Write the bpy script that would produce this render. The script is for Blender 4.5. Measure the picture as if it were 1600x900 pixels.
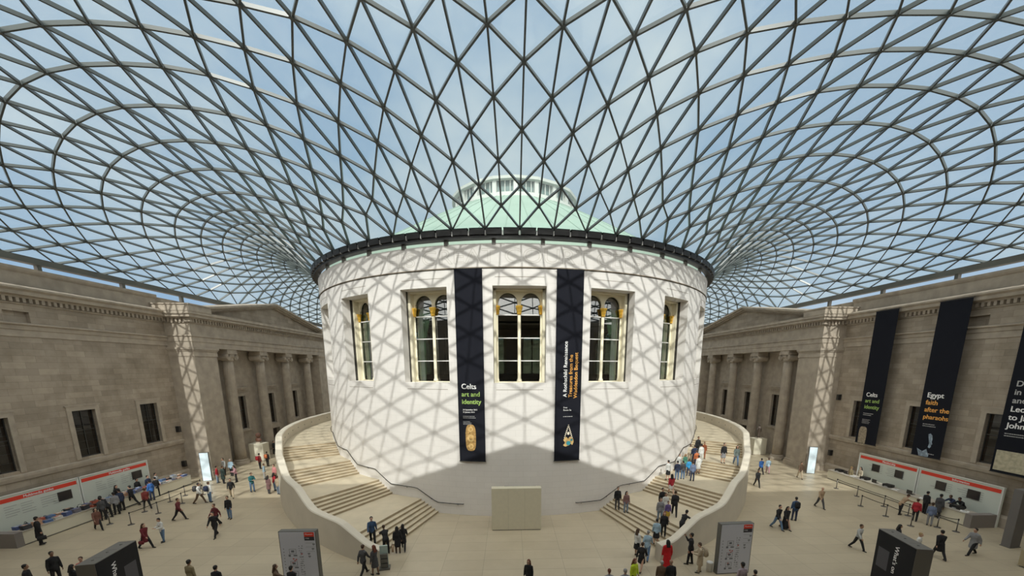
import bpy, bmesh, math, random
from mathutils import Vector, Matrix

random.seed(7)
C = bpy.context.scene.collection
SC = bpy.context.scene
PI = math.pi
for o in list(bpy.data.objects):
    bpy.data.objects.remove(o)

# ------------------------------------------------------------------ camera
cam_d = bpy.data.cameras.new('camera')
cam = bpy.data.objects.new('camera', cam_d)
C.objects.link(cam)
cam.location = (-0.7736, -50.484, 11.5925)
cam.rotation_euler = (PI / 2 - 0.18844, 0, -0.03778)
cam_d.sensor_fit = 'HORIZONTAL'
cam_d.sensor_width = 36
cam_d.lens = 595.964 / 1600 * 36
cam_d.shift_x = -(818.706 - 800) / 1600
cam_d.shift_y = (687.841 - 450) / 1600
cam_d.clip_end = 500
SC.camera = cam

# ------------------------------------------------------------------ colour management
SC.view_settings.view_transform = 'Standard'
SC.view_settings.look = 'None'
SC.view_settings.gamma = 1
SC.view_settings.exposure = 0.0
SC.view_settings.use_curve_mapping = False

# ------------------------------------------------------------------ sun and sky
SUN_DIR = Vector((-0.018, -1.0, 0.785)).normalized()          # towards the sun, due south
sun_d = bpy.data.lights.new('sun', 'SUN')
sun_d.energy = 4.4
sun_d.angle = math.radians(0.72)
sun_d.color = (1.0, 0.935, 0.885)
sun = bpy.data.objects.new('sun', sun_d)
sun.location = (0, -60, 45)
sun.rotation_euler = SUN_DIR.to_track_quat('Z', 'Y').to_euler()
C.objects.link(sun)

world = bpy.data.worlds.new('sky')
SC.world = world
world.use_nodes = True
wn, wlk = world.node_tree.nodes, world.node_tree.links
wn.clear()


def wnode(t, **kw):
    n = wn.new(t)
    for k, v in kw.items():
        setattr(n, k, v)
    return n


w_tc = wnode('ShaderNodeTexCoord')
w_map = wnode('ShaderNodeMapping')
w_map.inputs['Scale'].default_value = (1.6, 1.6, 2.6)
w_noise = wnode('ShaderNodeTexNoise')
w_noise.inputs['Scale'].default_value = 1.5
w_noise.inputs['Detail'].default_value = 7
w_noise.inputs['Roughness'].default_value = 0.52
w_ramp = wnode('ShaderNodeValToRGB')
w_ramp.color_ramp.elements[0].position = 0.40
w_ramp.color_ramp.elements[0].color = (0.27, 0.44, 0.64, 1)
w_ramp.color_ramp.elements[1].position = 0.62
w_ramp.color_ramp.elements[1].color = (0.60, 0.70, 0.77, 1)
wlk.new(w_tc.outputs['Generated'], w_map.inputs['Vector'])
wlk.new(w_map.outputs['Vector'], w_noise.inputs['Vector'])
wlk.new(w_noise.outputs['Fac'], w_ramp.inputs['Fac'])
# brighter haze around the sun in the southern half of the sky
w_dot = wnode('ShaderNodeVectorMath', operation='DOT_PRODUCT')
w_dot.inputs[1].default_value = SUN_DIR
wlk.new(w_tc.outputs['Generated'], w_dot.inputs[0])
w_mr = wnode('ShaderNodeMapRange')
w_mr.inputs['From Min'].default_value = 0.05
w_mr.inputs['From Max'].default_value = 1.0
w_mr.inputs['To Min'].default_value = 0.0
w_mr.inputs['To Max'].default_value = 1.0
wlk.new(w_dot.outputs['Value'], w_mr.inputs['Value'])
w_glow = wnode('ShaderNodeMixRGB')
w_glow.inputs['Color2'].default_value = (3.4, 3.15, 2.95, 1)
wlk.new(w_mr.outputs['Result'], w_glow.inputs['Fac'])
wlk.new(w_ramp.outputs['Color'], w_glow.inputs['Color1'])
w_bg = wnode('ShaderNodeBackground')
w_bg.inputs['Strength'].default_value = 1.0
wlk.new(w_glow.outputs['Color'], w_bg.inputs['Color'])
w_out = wnode('ShaderNodeOutputWorld')
wlk.new(w_bg.outputs['Background'], w_out.inputs['Surface'])

# ------------------------------------------------------------------ materials
MATS = {}


def mat(name, col, rough=0.7, metal=0.0, noise=0.0, nscale=4.0, emit=None, bump=0.0, spec=None):
    if name in MATS:
        return MATS[name]
    m = bpy.data.materials.new(name)
    m.use_nodes = True
    nt = m.node_tree
    b = nt.nodes['Principled BSDF']
    b.inputs['Base Color'].default_value = (*col, 1)
    b.inputs['Roughness'].default_value = rough
    b.inputs['Metallic'].default_value = metal
    if spec is not None:
        b.inputs['Specular IOR Level'].default_value = spec
    if noise:
        tc = nt.nodes.new('ShaderNodeTexCoord')
        n = nt.nodes.new('ShaderNodeTexNoise')
        n.inputs['Scale'].default_value = nscale
        n.inputs['Detail'].default_value = 5
        r = nt.nodes.new('ShaderNodeValToRGB')
        r.color_ramp.elements[0].position = 0.3
        r.color_ramp.elements[1].position = 0.7
        r.color_ramp.elements[0].color = (*[c * (1 - noise) for c in col], 1)
        r.color_ramp.elements[1].color = (*[min(1, c * (1 + noise)) for c in col], 1)
        nt.links.new(tc.outputs['Object'], n.inputs['Vector'])
        nt.links.new(n.outputs['Fac'], r.inputs['Fac'])
        nt.links.new(r.outputs['Color'], b.inputs['Base Color'])
        if bump:
            bp = nt.nodes.new('ShaderNodeBump')
            bp.inputs['Strength'].default_value = bump
            nt.links.new(n.outputs['Fac'], bp.inputs['Height'])
            nt.links.new(bp.outputs['Normal'], b.inputs['Normal'])
    if emit:
        b.inputs['Emission Color'].default_value = (*col, 1)
        b.inputs['Emission Strength'].default_value = emit
    MATS[name] = m
    return m


def stone_mat(name, c1, c2, mortar, bw, bh, mode, mortar_size=0.012, stain=0.25, rough=0.85, offset=0.5):
    """ashlar blocks; mode 'wall' = (x+y, z) in the object's space, 'floor' = (x, y), 'uv' = mesh uv"""
    m = bpy.data.materials.new(name)
    m.use_nodes = True
    nt = m.node_tree
    N, L = nt.nodes, nt.links
    b = N['Principled BSDF']
    b.inputs['Roughness'].default_value = rough
    tc = N.new('ShaderNodeTexCoord')
    if mode == 'uv':
        vec = tc.outputs['UV']
    else:
        sep = N.new('ShaderNodeSeparateXYZ')
        L.new(tc.outputs['Object'], sep.inputs[0])
        comb = N.new('ShaderNodeCombineXYZ')
        if mode == 'wall':
            add = N.new('ShaderNodeMath')
            add.operation = 'ADD'
            L.new(sep.outputs['X'], add.inputs[0])
            L.new(sep.outputs['Y'], add.inputs[1])
            L.new(add.outputs[0], comb.inputs['X'])
            L.new(sep.outputs['Z'], comb.inputs['Y'])
        else:
            L.new(sep.outputs['X'], comb.inputs['X'])
            L.new(sep.outputs['Y'], comb.inputs['Y'])
        vec = comb.outputs[0]
    br = N.new('ShaderNodeTexBrick')
    br.offset = offset
    br.inputs['Scale'].default_value = 1.0
    br.inputs['Brick Width'].default_value = bw
    br.inputs['Row Height'].default_value = bh
    br.inputs['Mortar Size'].default_value = mortar_size
    br.inputs['Mortar Smooth'].default_value = 0.3
    br.inputs['Bias'].default_value = 0.0
    br.inputs['Color1'].default_value = (*c1, 1)
    br.inputs['Color2'].default_value = (*c2, 1)
    br.inputs['Mortar'].default_value = (*mortar, 1)
    L.new(vec, br.inputs['Vector'])
    n = N.new('ShaderNodeTexNoise')
    n.inputs['Scale'].default_value = 0.55
    n.inputs['Detail'].default_value = 6
    n.inputs['Roughness'].default_value = 0.65
    L.new(tc.outputs['Object'], n.inputs['Vector'])
    r = N.new('ShaderNodeValToRGB')
    r.color_ramp.elements[0].position = 0.3
    r.color_ramp.elements[0].color = (1 - stain, 1 - stain * 1.05, 1 - stain * 1.15, 1)
    r.color_ramp.elements[1].position = 0.62
    r.color_ramp.elements[1].color = (1, 1, 1, 1)
    L.new(n.outputs['Fac'], r.inputs['Fac'])
    mx = N.new('ShaderNodeMixRGB')
    mx.blend_type = 'MULTIPLY'
    mx.inputs['Fac'].default_value = 1
    L.new(br.outputs['Color'], mx.inputs['Color1'])
    L.new(r.outputs['Color'], mx.inputs['Color2'])
    L.new(mx.outputs['Color'], b.inputs['Base Color'])
    MATS[name] = m
    return m


M_OLD = stone_mat('old_portland_stone', (0.44, 0.372, 0.295), (0.335, 0.283, 0.225), (0.25, 0.21, 0.168), 1.35, 0.46, 'wall', 0.010, 0.32)
M_OLDP = mat('portland_stone_dressed', (0.39, 0.335, 0.27), 0.85, noise=0.16, nscale=1.3)
M_DRUM = stone_mat('white_limestone', (0.74, 0.71, 0.68), (0.72, 0.69, 0.66), (0.61, 0.585, 0.55), 1.15, 0.46, 'uv', 0.008, 0.05, 0.7)
M_DRUMP = mat('white_limestone_plain', (0.73, 0.70, 0.67), 0.7, noise=0.03)
M_FLOOR = stone_mat('floor_limestone', (0.50, 0.425, 0.305), (0.455, 0.385, 0.275), (0.34, 0.29, 0.21), 2.4, 1.2, 'floor', 0.016, 0.10, 0.38, 0.0)
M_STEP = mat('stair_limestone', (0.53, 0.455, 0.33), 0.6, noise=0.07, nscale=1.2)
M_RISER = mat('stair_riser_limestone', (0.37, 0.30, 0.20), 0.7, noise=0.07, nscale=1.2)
M_PARA = mat('parapet_limestone', (0.60, 0.545, 0.45), 0.6, noise=0.05, nscale=0.8)
M_STEEL = mat('painted_lattice_steel', (0.065, 0.080, 0.080), 0.36, 0.0, spec=0.6)
M_BEAM = mat('grey_edge_beam', (0.16, 0.165, 0.15), 0.6)
M_BLACK = mat('black_metal', (0.012, 0.012, 0.013), 0.45)
M_DARKG = mat('dark_teal_metal', (0.03, 0.055, 0.052), 0.4)
M_COPPER = mat('verdigris_copper', (0.205, 0.30, 0.245), 0.75, noise=0.12, nscale=0.25)
M_COPSEAM = mat('verdigris_seam', (0.165, 0.25, 0.20), 0.75)
M_CREAM = mat('cream_paint', (0.80, 0.74, 0.56), 0.5)
M_WHITE = mat('white_paint', (0.80, 0.80, 0.78), 0.5)
M_GOLD = mat('gilding', (0.85, 0.52, 0.08), 0.35, 0.6)
M_BANNER = mat('black_banner_cloth', (0.013, 0.014, 0.020), 0.9, spec=0.12)
M_TXW = mat('white_print', (0.85, 0.85, 0.85), 0.6)
M_TXG = mat('lime_green_print', (0.33, 0.50, 0.13), 0.6)
M_TXO = mat('orange_print', (0.80, 0.40, 0.09), 0.6)
M_TXGR = mat('grey_print', (0.42, 0.42, 0.42), 0.6)
M_RED = mat('red_band', (0.72, 0.05, 0.025), 0.5)
M_PANEL = mat('pale_display_panel', (0.62, 0.66, 0.60), 0.5)
M_DESKC = mat('cream_counter_front', (0.66, 0.62, 0.50), 0.5)
M_DESKG = mat('grey_counter_end', (0.23, 0.205, 0.19), 0.6)
M_DESKT = mat('counter_top', (0.42, 0.38, 0.32), 0.4)
M_SCREEN = mat('dark_screen', (0.035, 0.03, 0.03), 0.25)
M_SIGN = mat('pale_lilac_sign', (0.60, 0.61, 0.68), 0.5)
M_SIGNE = mat('sign_edge_grey', (0.13, 0.125, 0.11), 0.5)
M_KIOSK = mat('black_kiosk_face', (0.010, 0.011, 0.015), 0.6, spec=0.25)
M_KIOSKS = mat('grey_kiosk_side', (0.15, 0.14, 0.125), 0.5)
M_INK = mat('dark_ink', (0.04, 0.04, 0.05), 0.6)
M_CHROME = mat('brushed_steel_post', (0.18, 0.17, 0.16), 0.35, 0.8)
M_BELT = mat('black_belt', (0.02, 0.02, 0.02), 0.8)
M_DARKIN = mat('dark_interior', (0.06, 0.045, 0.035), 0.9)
M_CURT = mat('green_curtain', (0.30, 0.42, 0.28), 0.9, noise=0.15, nscale=3)
M_FRAME = mat('dark_window_frame', (0.035, 0.032, 0.03), 0.5)
M_BOX = mat('cream_box_board', (0.62, 0.575, 0.44), 0.5, noise=0.03)
M_LINE = mat('joint_shadow_bronze', (0.24, 0.20, 0.15), 0.8)


def glass_mat(name, tint, refl, rough, white=0.0, wcol=(0.8, 0.85, 0.85)):
    m = bpy.data.materials.new(name)
    m.use_nodes = True
    nt = m.node_tree
    N, L = nt.nodes, nt.links
    N.clear()
    out = N.new('ShaderNodeOutputMaterial')
    tr = N.new('ShaderNodeBsdfTransparent')
    tr.inputs['Color'].default_value = (*tint, 1)
    gl = N.new('ShaderNodeBsdfGlossy')
    gl.inputs['Roughness'].default_value = rough
    last = tr.outputs[0]
    if white:
        tl = N.new('ShaderNodeBsdfTranslucent')
        tl.inputs['Color'].default_value = (*wcol, 1)
        df = N.new('ShaderNodeBsdfDiffuse')
        df.inputs['Color'].default_value = (*wcol, 1)
        m2 = N.new('ShaderNodeMixShader')
        m2.inputs['Fac'].default_value = 0.5
        L.new(tl.outputs[0], m2.inputs[1])
        L.new(df.outputs[0], m2.inputs[2])
        m1 = N.new('ShaderNodeMixShader')
        m1.inputs['Fac'].default_value = white
        L.new(last, m1.inputs[1])
        L.new(m2.outputs[0], m1.inputs[2])
        last = m1.outputs[0]
    fr = N.new('ShaderNodeLayerWeight')
    pw = N.new('ShaderNodeMath')
    pw.operation = 'POWER'
    pw.inputs[1].default_value = 5
    L.new(fr.outputs['Facing'], pw.inputs[0])
    mu = N.new('ShaderNodeMath')
    mu.operation = 'MULTIPLY_ADD'
    mu.inputs[1].default_value = 0.92 - refl
    mu.inputs[2].default_value = 0.04 + refl
    L.new(pw.outputs[0], mu.inputs[0])
    mx = N.new('ShaderNodeMixShader')
    L.new(mu.outputs[0], mx.inputs['Fac'])
    L.new(last, mx.inputs[1])
    L.new(gl.outputs[0], mx.inputs[2])
    L.new(mx.outputs[0], out.inputs['Surface'])
    MATS[name] = m
    return m


M_ROOFG = glass_mat('fritted_roof_glass', (0.85, 0.92, 0.91), 0.0, 0.05, 0.18)
M_WING = glass_mat('window_glass', (0.34, 0.42, 0.37), 0.20, 0.01)
M_DARKG2 = glass_mat('dark_window_glass', (0.25, 0.22, 0.20), 0.03, 0.02)


# ------------------------------------------------------------------ helpers
def obj(name, bm, m, parent=None, smooth=False, loc=None):
    me = bpy.data.meshes.new(name)
    bmesh.ops.recalc_face_normals(bm, faces=bm.faces)
    bm.to_mesh(me)
    bm.free()
    for x in (m if isinstance(m, (list, tuple)) else [m]):
        me.materials.append(x)
    if smooth:
        for p in me.polygons:
            p.use_smooth = True
    o = bpy.data.objects.new(name, me)
    C.objects.link(o)
    if parent is not None:
        o.parent = parent
    if loc is not None:
        o.location = loc
    return o


def thing(name, label, cat, loc=(0, 0, 0), rz=0.0, group=None):
    o = bpy.data.objects.new(name, None)
    C.objects.link(o)
    o.empty_display_size = 0.3
    o.location = loc
    o.rotation_euler = (0, 0, rz)
    o['label'] = label
    o['category'] = cat
    if group:
        o['group'] = group
    return o


def tag(o, label, cat, group=None):
    o['label'] = label
    o['category'] = cat
    if group:
        o['group'] = group
    return o


def structure(o):
    o['kind'] = 'structure'
    return o


def holder(name):
    o = bpy.data.objects.new(name, None)
    C.objects.link(o)
    o['kind'] = 'structure'
    return o


def box(bm, x0, x1, y0, y1, z0, z1, mi=0, M=None):
    v = []
    for z in (z0, z1):
        for x, y in ((x0, y0), (x1, y0), (x1, y1), (x0, y1)):
            p = Vector((x, y, z))
            v.append(bm.verts.new(M @ p if M else p))
    for f in ((0, 3, 2, 1), (4, 5, 6, 7), (0, 1, 5, 4), (1, 2, 6, 5), (2, 3, 7, 6), (3, 0, 4, 7)):
        fc = bm.faces.new([v[i] for i in f])
        fc.material_index = mi
    return v


def quad(bm, a, b_, c_, d_, mi=0):
    f = bm.faces.new([bm.verts.new(p) for p in (a, b_, c_, d_)])
    f.material_index = mi
    return f


def tube(bm, pts, r, n=8, cap=True):
    rings = []
    pts = [Vector(p) for p in pts]
    rr = r if isinstance(r, (list, tuple)) else [r] * len(pts)
    for i, p in enumerate(pts):
        t = (pts[min(i + 1, len(pts) - 1)] - pts[max(i - 1, 0)]).normalized()
        up = Vector((0, 0, 1)) if abs(t.z) < 0.9 else Vector((1, 0, 0))
        u = t.cross(up).normalized()
        w = t.cross(u)
        rings.append([bm.verts.new(p + (u * math.cos(2 * PI * k / n) + w * math.sin(2 * PI * k / n)) * rr[i]) for k in range(n)])
    for a, b_ in zip(rings[:-1], rings[1:]):
        for k in range(n):
            bm.faces.new((a[k], a[(k + 1) % n], b_[(k + 1) % n], b_[k]))
    if cap:
        bm.faces.new(rings[0][::-1])
        bm.faces.new(rings[-1])


def lathe(bm, prof, n=24, cx=0, cy=0, fn=None):
    rings = []
    for r, z in prof:
        rings.append([bm.verts.new((cx + (r * (fn(k, z) if fn else 1)) * math.cos(2 * PI * k / n),
                                    cy + (r * (fn(k, z) if fn else 1)) * math.sin(2 * PI * k / n), z)) for k in range(n)])
    for a, b_ in zip(rings[:-1], rings[1:]):
        for k in range(n):
            bm.faces.new((a[k], a[(k + 1) % n], b_[(k + 1) % n], b_[k]))
    bm.faces.new(rings[0][::-1])
    bm.faces.new(rings[-1])


def revolve_open(bm, prof, t0, t1, n, mi=0, uv=None):
    """prof (r,z); angle measured from south towards east, degrees"""
    rings = []
    for i in range(n + 1):
        th = math.radians(t0 + (t1 - t0) * i / n)
        rings.append([bm.verts.new((r * math.sin(th), -r * math.cos(th), z)) for r, z in prof])
    for a, b_ in zip(rings[:-1], rings[1:]):
        for k in range(len(prof) - 1):
            f = bm.faces.new((a[k], b_[k], b_[k + 1], a[k + 1]))
            f.material_index = mi


def ico(bm, c, r, sub=2, sc=(1, 1, 1)):
    M = Matrix.Translation(c) @ Matrix.Diagonal((sc[0], sc[1], sc[2], 1))
    bmesh.ops.create_icosphere(bm, subdivisions=sub, radius=r, matrix=M)


TXT = {}


def text_bm(s, size, u, up, origin, depth=0.01, bend=None):
    """lettering as a mesh: local x along u, local y along up"""
    key = s
    if key not in TXT:
        cu = bpy.data.curves.new('t', 'FONT')
        cu.body = s
        cu.size = 1
        cu.resolution_u = 5
        o = bpy.data.objects.new('t', cu)
        C.objects.link(o)
        dg = bpy.context.evaluated_depsgraph_get()
        me = bpy.data.meshes.new_from_object(o.evaluated_get(dg))
        TXT[key] = ([v.co.copy() for v in me.vertices], [tuple(p.vertices) for p in me.polygons])
        bpy.data.objects.remove(o)
        bpy.data.meshes.remove(me)
    vs, fs = TXT[key]
    return vs, fs


def add_text(bm, s, size, u, up, origin, sx=1.0, mi=0, bold=0.0):
    vs, fs = text_bm(s, size, u, up, origin)
    u, up, origin = Vector(u), Vector(up), Vector(origin)
    nrm = u.cross(up)
    offs = [(0, 0)] if not bold else [(0, 0), (bold, 0), (0, bold * .6)]
    for k, (ox, oy) in enumerate(offs):
        nv = [bm.verts.new(origin + u * (v.x * size * sx + ox) + up * (v.y * size + oy) + nrm * (0.003 * k)) for v in vs]
        for f in fs:
            try:
                bm.faces.new([nv[i] for i in f]).material_index = mi
            except ValueError:
                pass


def text_width(s, size):
    vs, fs = text_bm(s, 1, 0, 0, 0)
    return (max(v.x for v in vs) - min(v.x for v in vs)) * size if vs else 0


def copy_tree(o, parent=None):
    c = o.copy()
    C.objects.link(c)
    c.parent = parent
    for ch in list(o.children):
        copy_tree(ch, c)
    return c

# ================================================================== THE GLASS ROOF
ROOF_ROWS = [[(0,-22.25),(0,-24.43),(0,-27.08),(0,-30),(0,-32.75),(0,-35.1),(0,-37.13),(0,-38.93),(0,-40.56),(0,-42.05),(0,-43.4),(0,-44.62),(0,-46.02)],
[(1.21,-23.39),(1.32,-25.63),(1.46,-28.5),(1.6,-31.41),(1.75,-33.93),(1.88,-36.1),(2,-37.99),(2.14,-39.7),(2.3,-41.26),(2.41,-42.7),(2.59,-43.94),(2.78,-45.06),(3.05,-46.02)],
[(2.33,-22.12),(2.53,-24.28),(2.78,-26.92),(3.06,-29.81),(3.34,-32.56),(3.61,-34.91),(3.84,-36.89),(4.1,-38.67),(4.37,-40.31),(4.65,-41.82),(4.96,-43.16),(5.32,-44.3),(5.69,-45.23),(6.1,-46.02)],
[(3.65,-23.1),(3.97,-25.35),(4.37,-28.12),(4.77,-31.02),(5.16,-33.55),(5.52,-35.66),(5.87,-37.5),(6.25,-39.2),(6.65,-40.77),(7.1,-42.2),(7.64,-43.48),(8.15,-44.46),(8.61,-45.27),(9.16,-46.02)],
[(4.62,-21.76),(5.03,-23.87),(5.53,-26.39),(6.07,-29.24),(6.58,-32.05),(7.05,-34.27),(7.49,-36.18),(7.96,-37.92),(8.47,-39.55),(9.02,-41.04),(9.65,-42.41),(10.39,-43.56),(10.93,-44.44),(11.51,-45.23),(12.21,-46.02)],
[(6.03,-22.56),(6.53,-24.75),(7.19,-27.45),(7.88,-30.23),(8.47,-32.7),(9,-34.7),(9.53,-36.48),(10.15,-38.16),(10.82,-39.71),(11.48,-41.1),(12.25,-42.37),(12.98,-43.41),(13.65,-44.31),(14.39,-45.15),(15.26,-46.02)],
[(6.87,-21.16),(7.46,-23.08),(8.17,-25.6),(9.01,-28.27),(9.79,-31.01),(10.41,-33.09),(11.01,-34.97),(11.69,-36.7),(12.41,-38.23),(13.18,-39.64),(13.96,-40.96),(14.76,-42.17),(15.55,-43.21),(16.36,-44.15),(17.26,-45.07),(18.31,-46.02)],
[(8.33,-21.72),(9.05,-23.75),(10.03,-26.26),(10.91,-28.96),(11.72,-31.35),(12.43,-33.38),(13.14,-35.18),(13.89,-36.76),(14.67,-38.12),(15.53,-39.43),(16.38,-40.78),(17.24,-41.97),(18.12,-43.02),(19.07,-44.01),(20.14,-44.99),(21.36,-46.02)],
[(9.05,-20.32),(9.76,-22.17),(10.83,-24.29),(11.93,-26.77),(12.87,-29.34),(13.71,-31.63),(14.51,-33.6),(15.3,-35.31),(16.11,-36.78),(16.97,-38.11),(17.85,-39.41),(18.75,-40.65),(19.69,-41.78),(20.68,-42.83),(21.77,-43.85),(23,-44.9),(24.42,-46.02)],
[(10.66,-20.98),(11.5,-22.54),(12.69,-24.7),(13.85,-27.2),(14.83,-29.7),(15.75,-31.9),(16.61,-33.78),(17.46,-35.4),(18.32,-36.81),(19.21,-38.11),(20.14,-39.34),(21.09,-40.49),(22.11,-41.57),(23.21,-42.62),(24.45,-43.68),(25.86,-44.8),(27.47,-46.02)],
[(11.12,-19.26),(12.17,-20.92),(13.31,-22.71),(14.57,-24.99),(15.75,-27.62),(16.84,-30.02),(17.8,-32.11),(18.7,-33.91),(19.58,-35.45),(20.48,-36.8),(21.4,-38.03),(22.37,-39.17),(23.39,-40.25),(24.49,-41.3),(25.71,-42.35),(27.1,-43.45),(28.69,-44.66),(30.52,-46.02)],
[(12.87,-19.61),(13.82,-20.89),(15.14,-22.82),(16.52,-25.18),(17.79,-27.86),(18.85,-30.2),(19.81,-32.23),(20.73,-33.94),(21.64,-35.39),(22.56,-36.66),(23.52,-37.81),(24.53,-38.88),(25.62,-39.91),(26.81,-40.93),(28.15,-42),(29.69,-43.16),(31.47,-44.48),(33.57,-46.02)],
[(13.08,-18),(14.36,-19.35),(15.62,-20.85),(17.13,-22.78),(18.55,-25.22),(19.75,-27.93),(20.79,-30.27),(21.75,-32.22),(22.68,-33.83),(23.62,-35.18),(24.57,-36.36),(25.56,-37.43),(26.62,-38.44),(27.77,-39.42),(29.05,-40.44),(30.5,-41.54),(32.18,-42.77),(34.17,-44.22),(36.62,-46.02)],
[(14.93,-18.04),(16.06,-19.09),(17.51,-20.62),(19.1,-22.65),(20.48,-25.21),(21.61,-27.96),(22.64,-30.21),(23.61,-32.04),(24.56,-33.53),(25.51,-34.78),(26.48,-35.87),(27.51,-36.87),(28.61,-37.83),(29.82,-38.79),(31.17,-39.81),(32.72,-40.94),(34.52,-42.24),(36.62,-43.77)],
[(14.88,-16.53),(16.41,-17.5),(17.78,-18.63),(19.44,-20.29),(21.01,-22.48),(22.32,-25.12),(23.42,-27.82),(24.42,-29.95),(25.39,-31.64),(26.35,-33.01),(27.31,-34.17),(28.3,-35.19),(29.35,-36.13),(30.48,-37.05),(31.74,-38),(33.16,-39.03),(34.78,-40.18),(36.62,-41.51)],
[(16.86,-16.2),(18.16,-16.91),(19.71,-18.05),(21.36,-19.89),(22.86,-22.21),(24.05,-24.89),(25.1,-27.47),(26.11,-29.44),(27.09,-30.99),(28.04,-32.26),(29.01,-33.34),(30.01,-34.31),(31.07,-35.21),(32.23,-36.11),(33.53,-37.05),(34.98,-38.09),(36.62,-39.25)],
[(16.53,-14.88),(18.37,-15.46),(19.96,-16.22),(21.58,-17.48),(23.2,-19.42),(24.58,-21.83),(25.7,-24.45),(26.74,-26.86),(27.73,-28.67),(28.69,-30.11),(29.63,-31.31),(30.59,-32.33),(31.59,-33.26),(32.67,-34.13),(33.84,-35.02),(35.16,-35.96),(36.62,-36.99)],
[(18.63,-14.24),(20.11,-14.68),(21.77,-15.49),(23.44,-16.82),(24.9,-18.91),(26.16,-21.32),(27.24,-23.81),(28.27,-25.98),(29.24,-27.68),(30.18,-29.05),(31.11,-30.18),(32.05,-31.16),(33.05,-32.06),(34.12,-32.92),(35.31,-33.8),(36.62,-34.73)],
[(18,-13.08),(20.07,-13.36),(21.79,-13.85),(23.48,-14.73),(25.08,-16.17),(26.43,-18.32),(27.62,-20.7),(28.68,-23.03),(29.69,-24.98),(30.64,-26.56),(31.55,-27.84),(32.46,-28.91),(33.38,-29.86),(34.37,-30.74),(35.44,-31.6),(36.62,-32.48)],
[(20.1,-12.21),(21.68,-12.46),(23.39,-13.01),(25.04,-13.98),(26.55,-15.49),(27.81,-17.68),(28.93,-19.95),(30.02,-22.07),(31,-23.85),(31.92,-25.3),(32.8,-26.49),(33.68,-27.52),(34.59,-28.46),(35.56,-29.35),(36.62,-30.22)],
[(19.26,-11.12),(21.41,-11.24),(23.16,-11.54),(24.85,-12.16),(26.44,-13.2),(27.87,-14.76),(29.05,-16.89),(30.17,-18.97),(31.25,-20.94),(32.2,-22.56),(33.09,-23.88),(33.93,-25.01),(34.78,-26.03),(35.66,-27.02),(36.62,-27.96)],
[(21.27,-10.11),(22.86,-10.23),(24.55,-10.59),(26.18,-11.28),(27.69,-12.39),(29.01,-13.98),(30.2,-15.9),(31.33,-17.8),(32.37,-19.62),(33.3,-21.09),(34.14,-22.33),(34.94,-23.43),(35.75,-24.51),(36.62,-25.7)],
[(20.32,-9.05),(22.44,-9.04),(24.16,-9.19),(25.82,-9.59),(27.39,-10.32),(28.84,-11.41),(30.16,-12.86),(31.31,-14.69),(32.4,-16.43),(33.41,-18.09),(34.3,-19.45),(35.08,-20.62),(35.83,-21.76),(36.62,-23)],
[(22.18,-7.9),(23.73,-7.92),(25.38,-8.09),(26.99,-8.51),(28.53,-9.22),(29.95,-10.24),(31.24,-11.57),(32.35,-13.24),(33.42,-14.85),(34.39,-16.37),(35.19,-17.62),(35.9,-18.78),(36.62,-20.05)],
[(21.16,-6.87),(23.21,-6.73),(24.88,-6.74),(26.51,-6.92),(28.09,-7.31),(29.58,-7.97),(30.96,-8.89),(32.21,-10.1),(33.32,-11.54),(34.38,-13.03),(35.25,-14.42),(35.96,-15.59),(36.62,-16.85)],
[(22.85,-5.6),(24.35,-5.49),(25.97,-5.48),(27.56,-5.64),(29.1,-5.98),(30.56,-6.55),(31.91,-7.35),(33.15,-8.38),(34.27,-9.65),(35.25,-11),(35.98,-12.23),(36.62,-13.4)],
[(21.76,-4.62),(23.74,-4.34),(25.37,-4.19),(26.97,-4.15),(28.54,-4.25),(30.04,-4.51),(31.47,-4.96),(32.79,-5.59),(34,-6.46),(35.07,-7.62),(35.93,-8.81),(36.62,-9.98)],
[(23.29,-3.23),(24.75,-2.99),(26.33,-2.81),(27.91,-2.72),(29.44,-2.74),(30.92,-2.89),(32.32,-3.19),(33.63,-3.64),(34.82,-4.3),(35.81,-5.39),(36.62,-6.55)],
[(22.12,-2.33),(24.06,-1.9),(25.65,-1.59),(27.23,-1.35),(28.78,-1.18),(30.29,-1.11),(31.74,-1.13),(33.13,-1.26),(34.45,-1.55),(35.63,-2.16),(36.62,-3.1)],
[(23.51,-0.82),(24.94,-0.47),(26.5,-0.12),(28.06,0.19),(29.59,0.45),(31.08,0.65),(32.52,0.79),(33.93,0.85),(35.35,0.77),(36.62,0.33)],
[(22.25,-0),(24.15,0.57),(25.73,1.01),(27.29,1.43),(28.83,1.82),(30.34,2.2),(31.81,2.55),(33.25,2.89),(34.74,3.25),(36.62,3.75)],
[(23.5,1.59),(24.93,2.06),(26.48,2.55),(28.03,3.05),(29.55,3.55),(31.04,4.07),(32.48,4.61),(33.89,5.21),(35.32,5.96),(36.62,7)],
[(22.12,2.33),(24.03,3.02),(25.61,3.59),(27.17,4.16),(28.72,4.76),(30.22,5.4),(31.66,6.08),(33.05,6.84),(34.36,7.72),(35.57,8.82),(36.62,10.18)],
[(23.27,3.99),(24.71,4.55),(26.27,5.18),(27.82,5.86),(29.35,6.58),(30.81,7.37),(32.21,8.24),(33.51,9.23),(34.7,10.38),(35.73,11.75),(36.62,13.29)],
[(21.76,4.62),(23.7,5.43),(25.3,6.13),(26.88,6.86),(28.42,7.65),(29.92,8.53),(31.34,9.5),(32.66,10.58),(33.87,11.8),(34.92,13.21),(35.83,14.74),(36.62,16.32)],
[(22.82,6.34),(24.28,7.01),(25.86,7.77),(27.44,8.62),(28.96,9.57),(30.42,10.63),(31.78,11.8),(33.02,13.12),(34.12,14.59),(35.06,16.15),(35.88,17.72),(36.62,19.29)],
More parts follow.
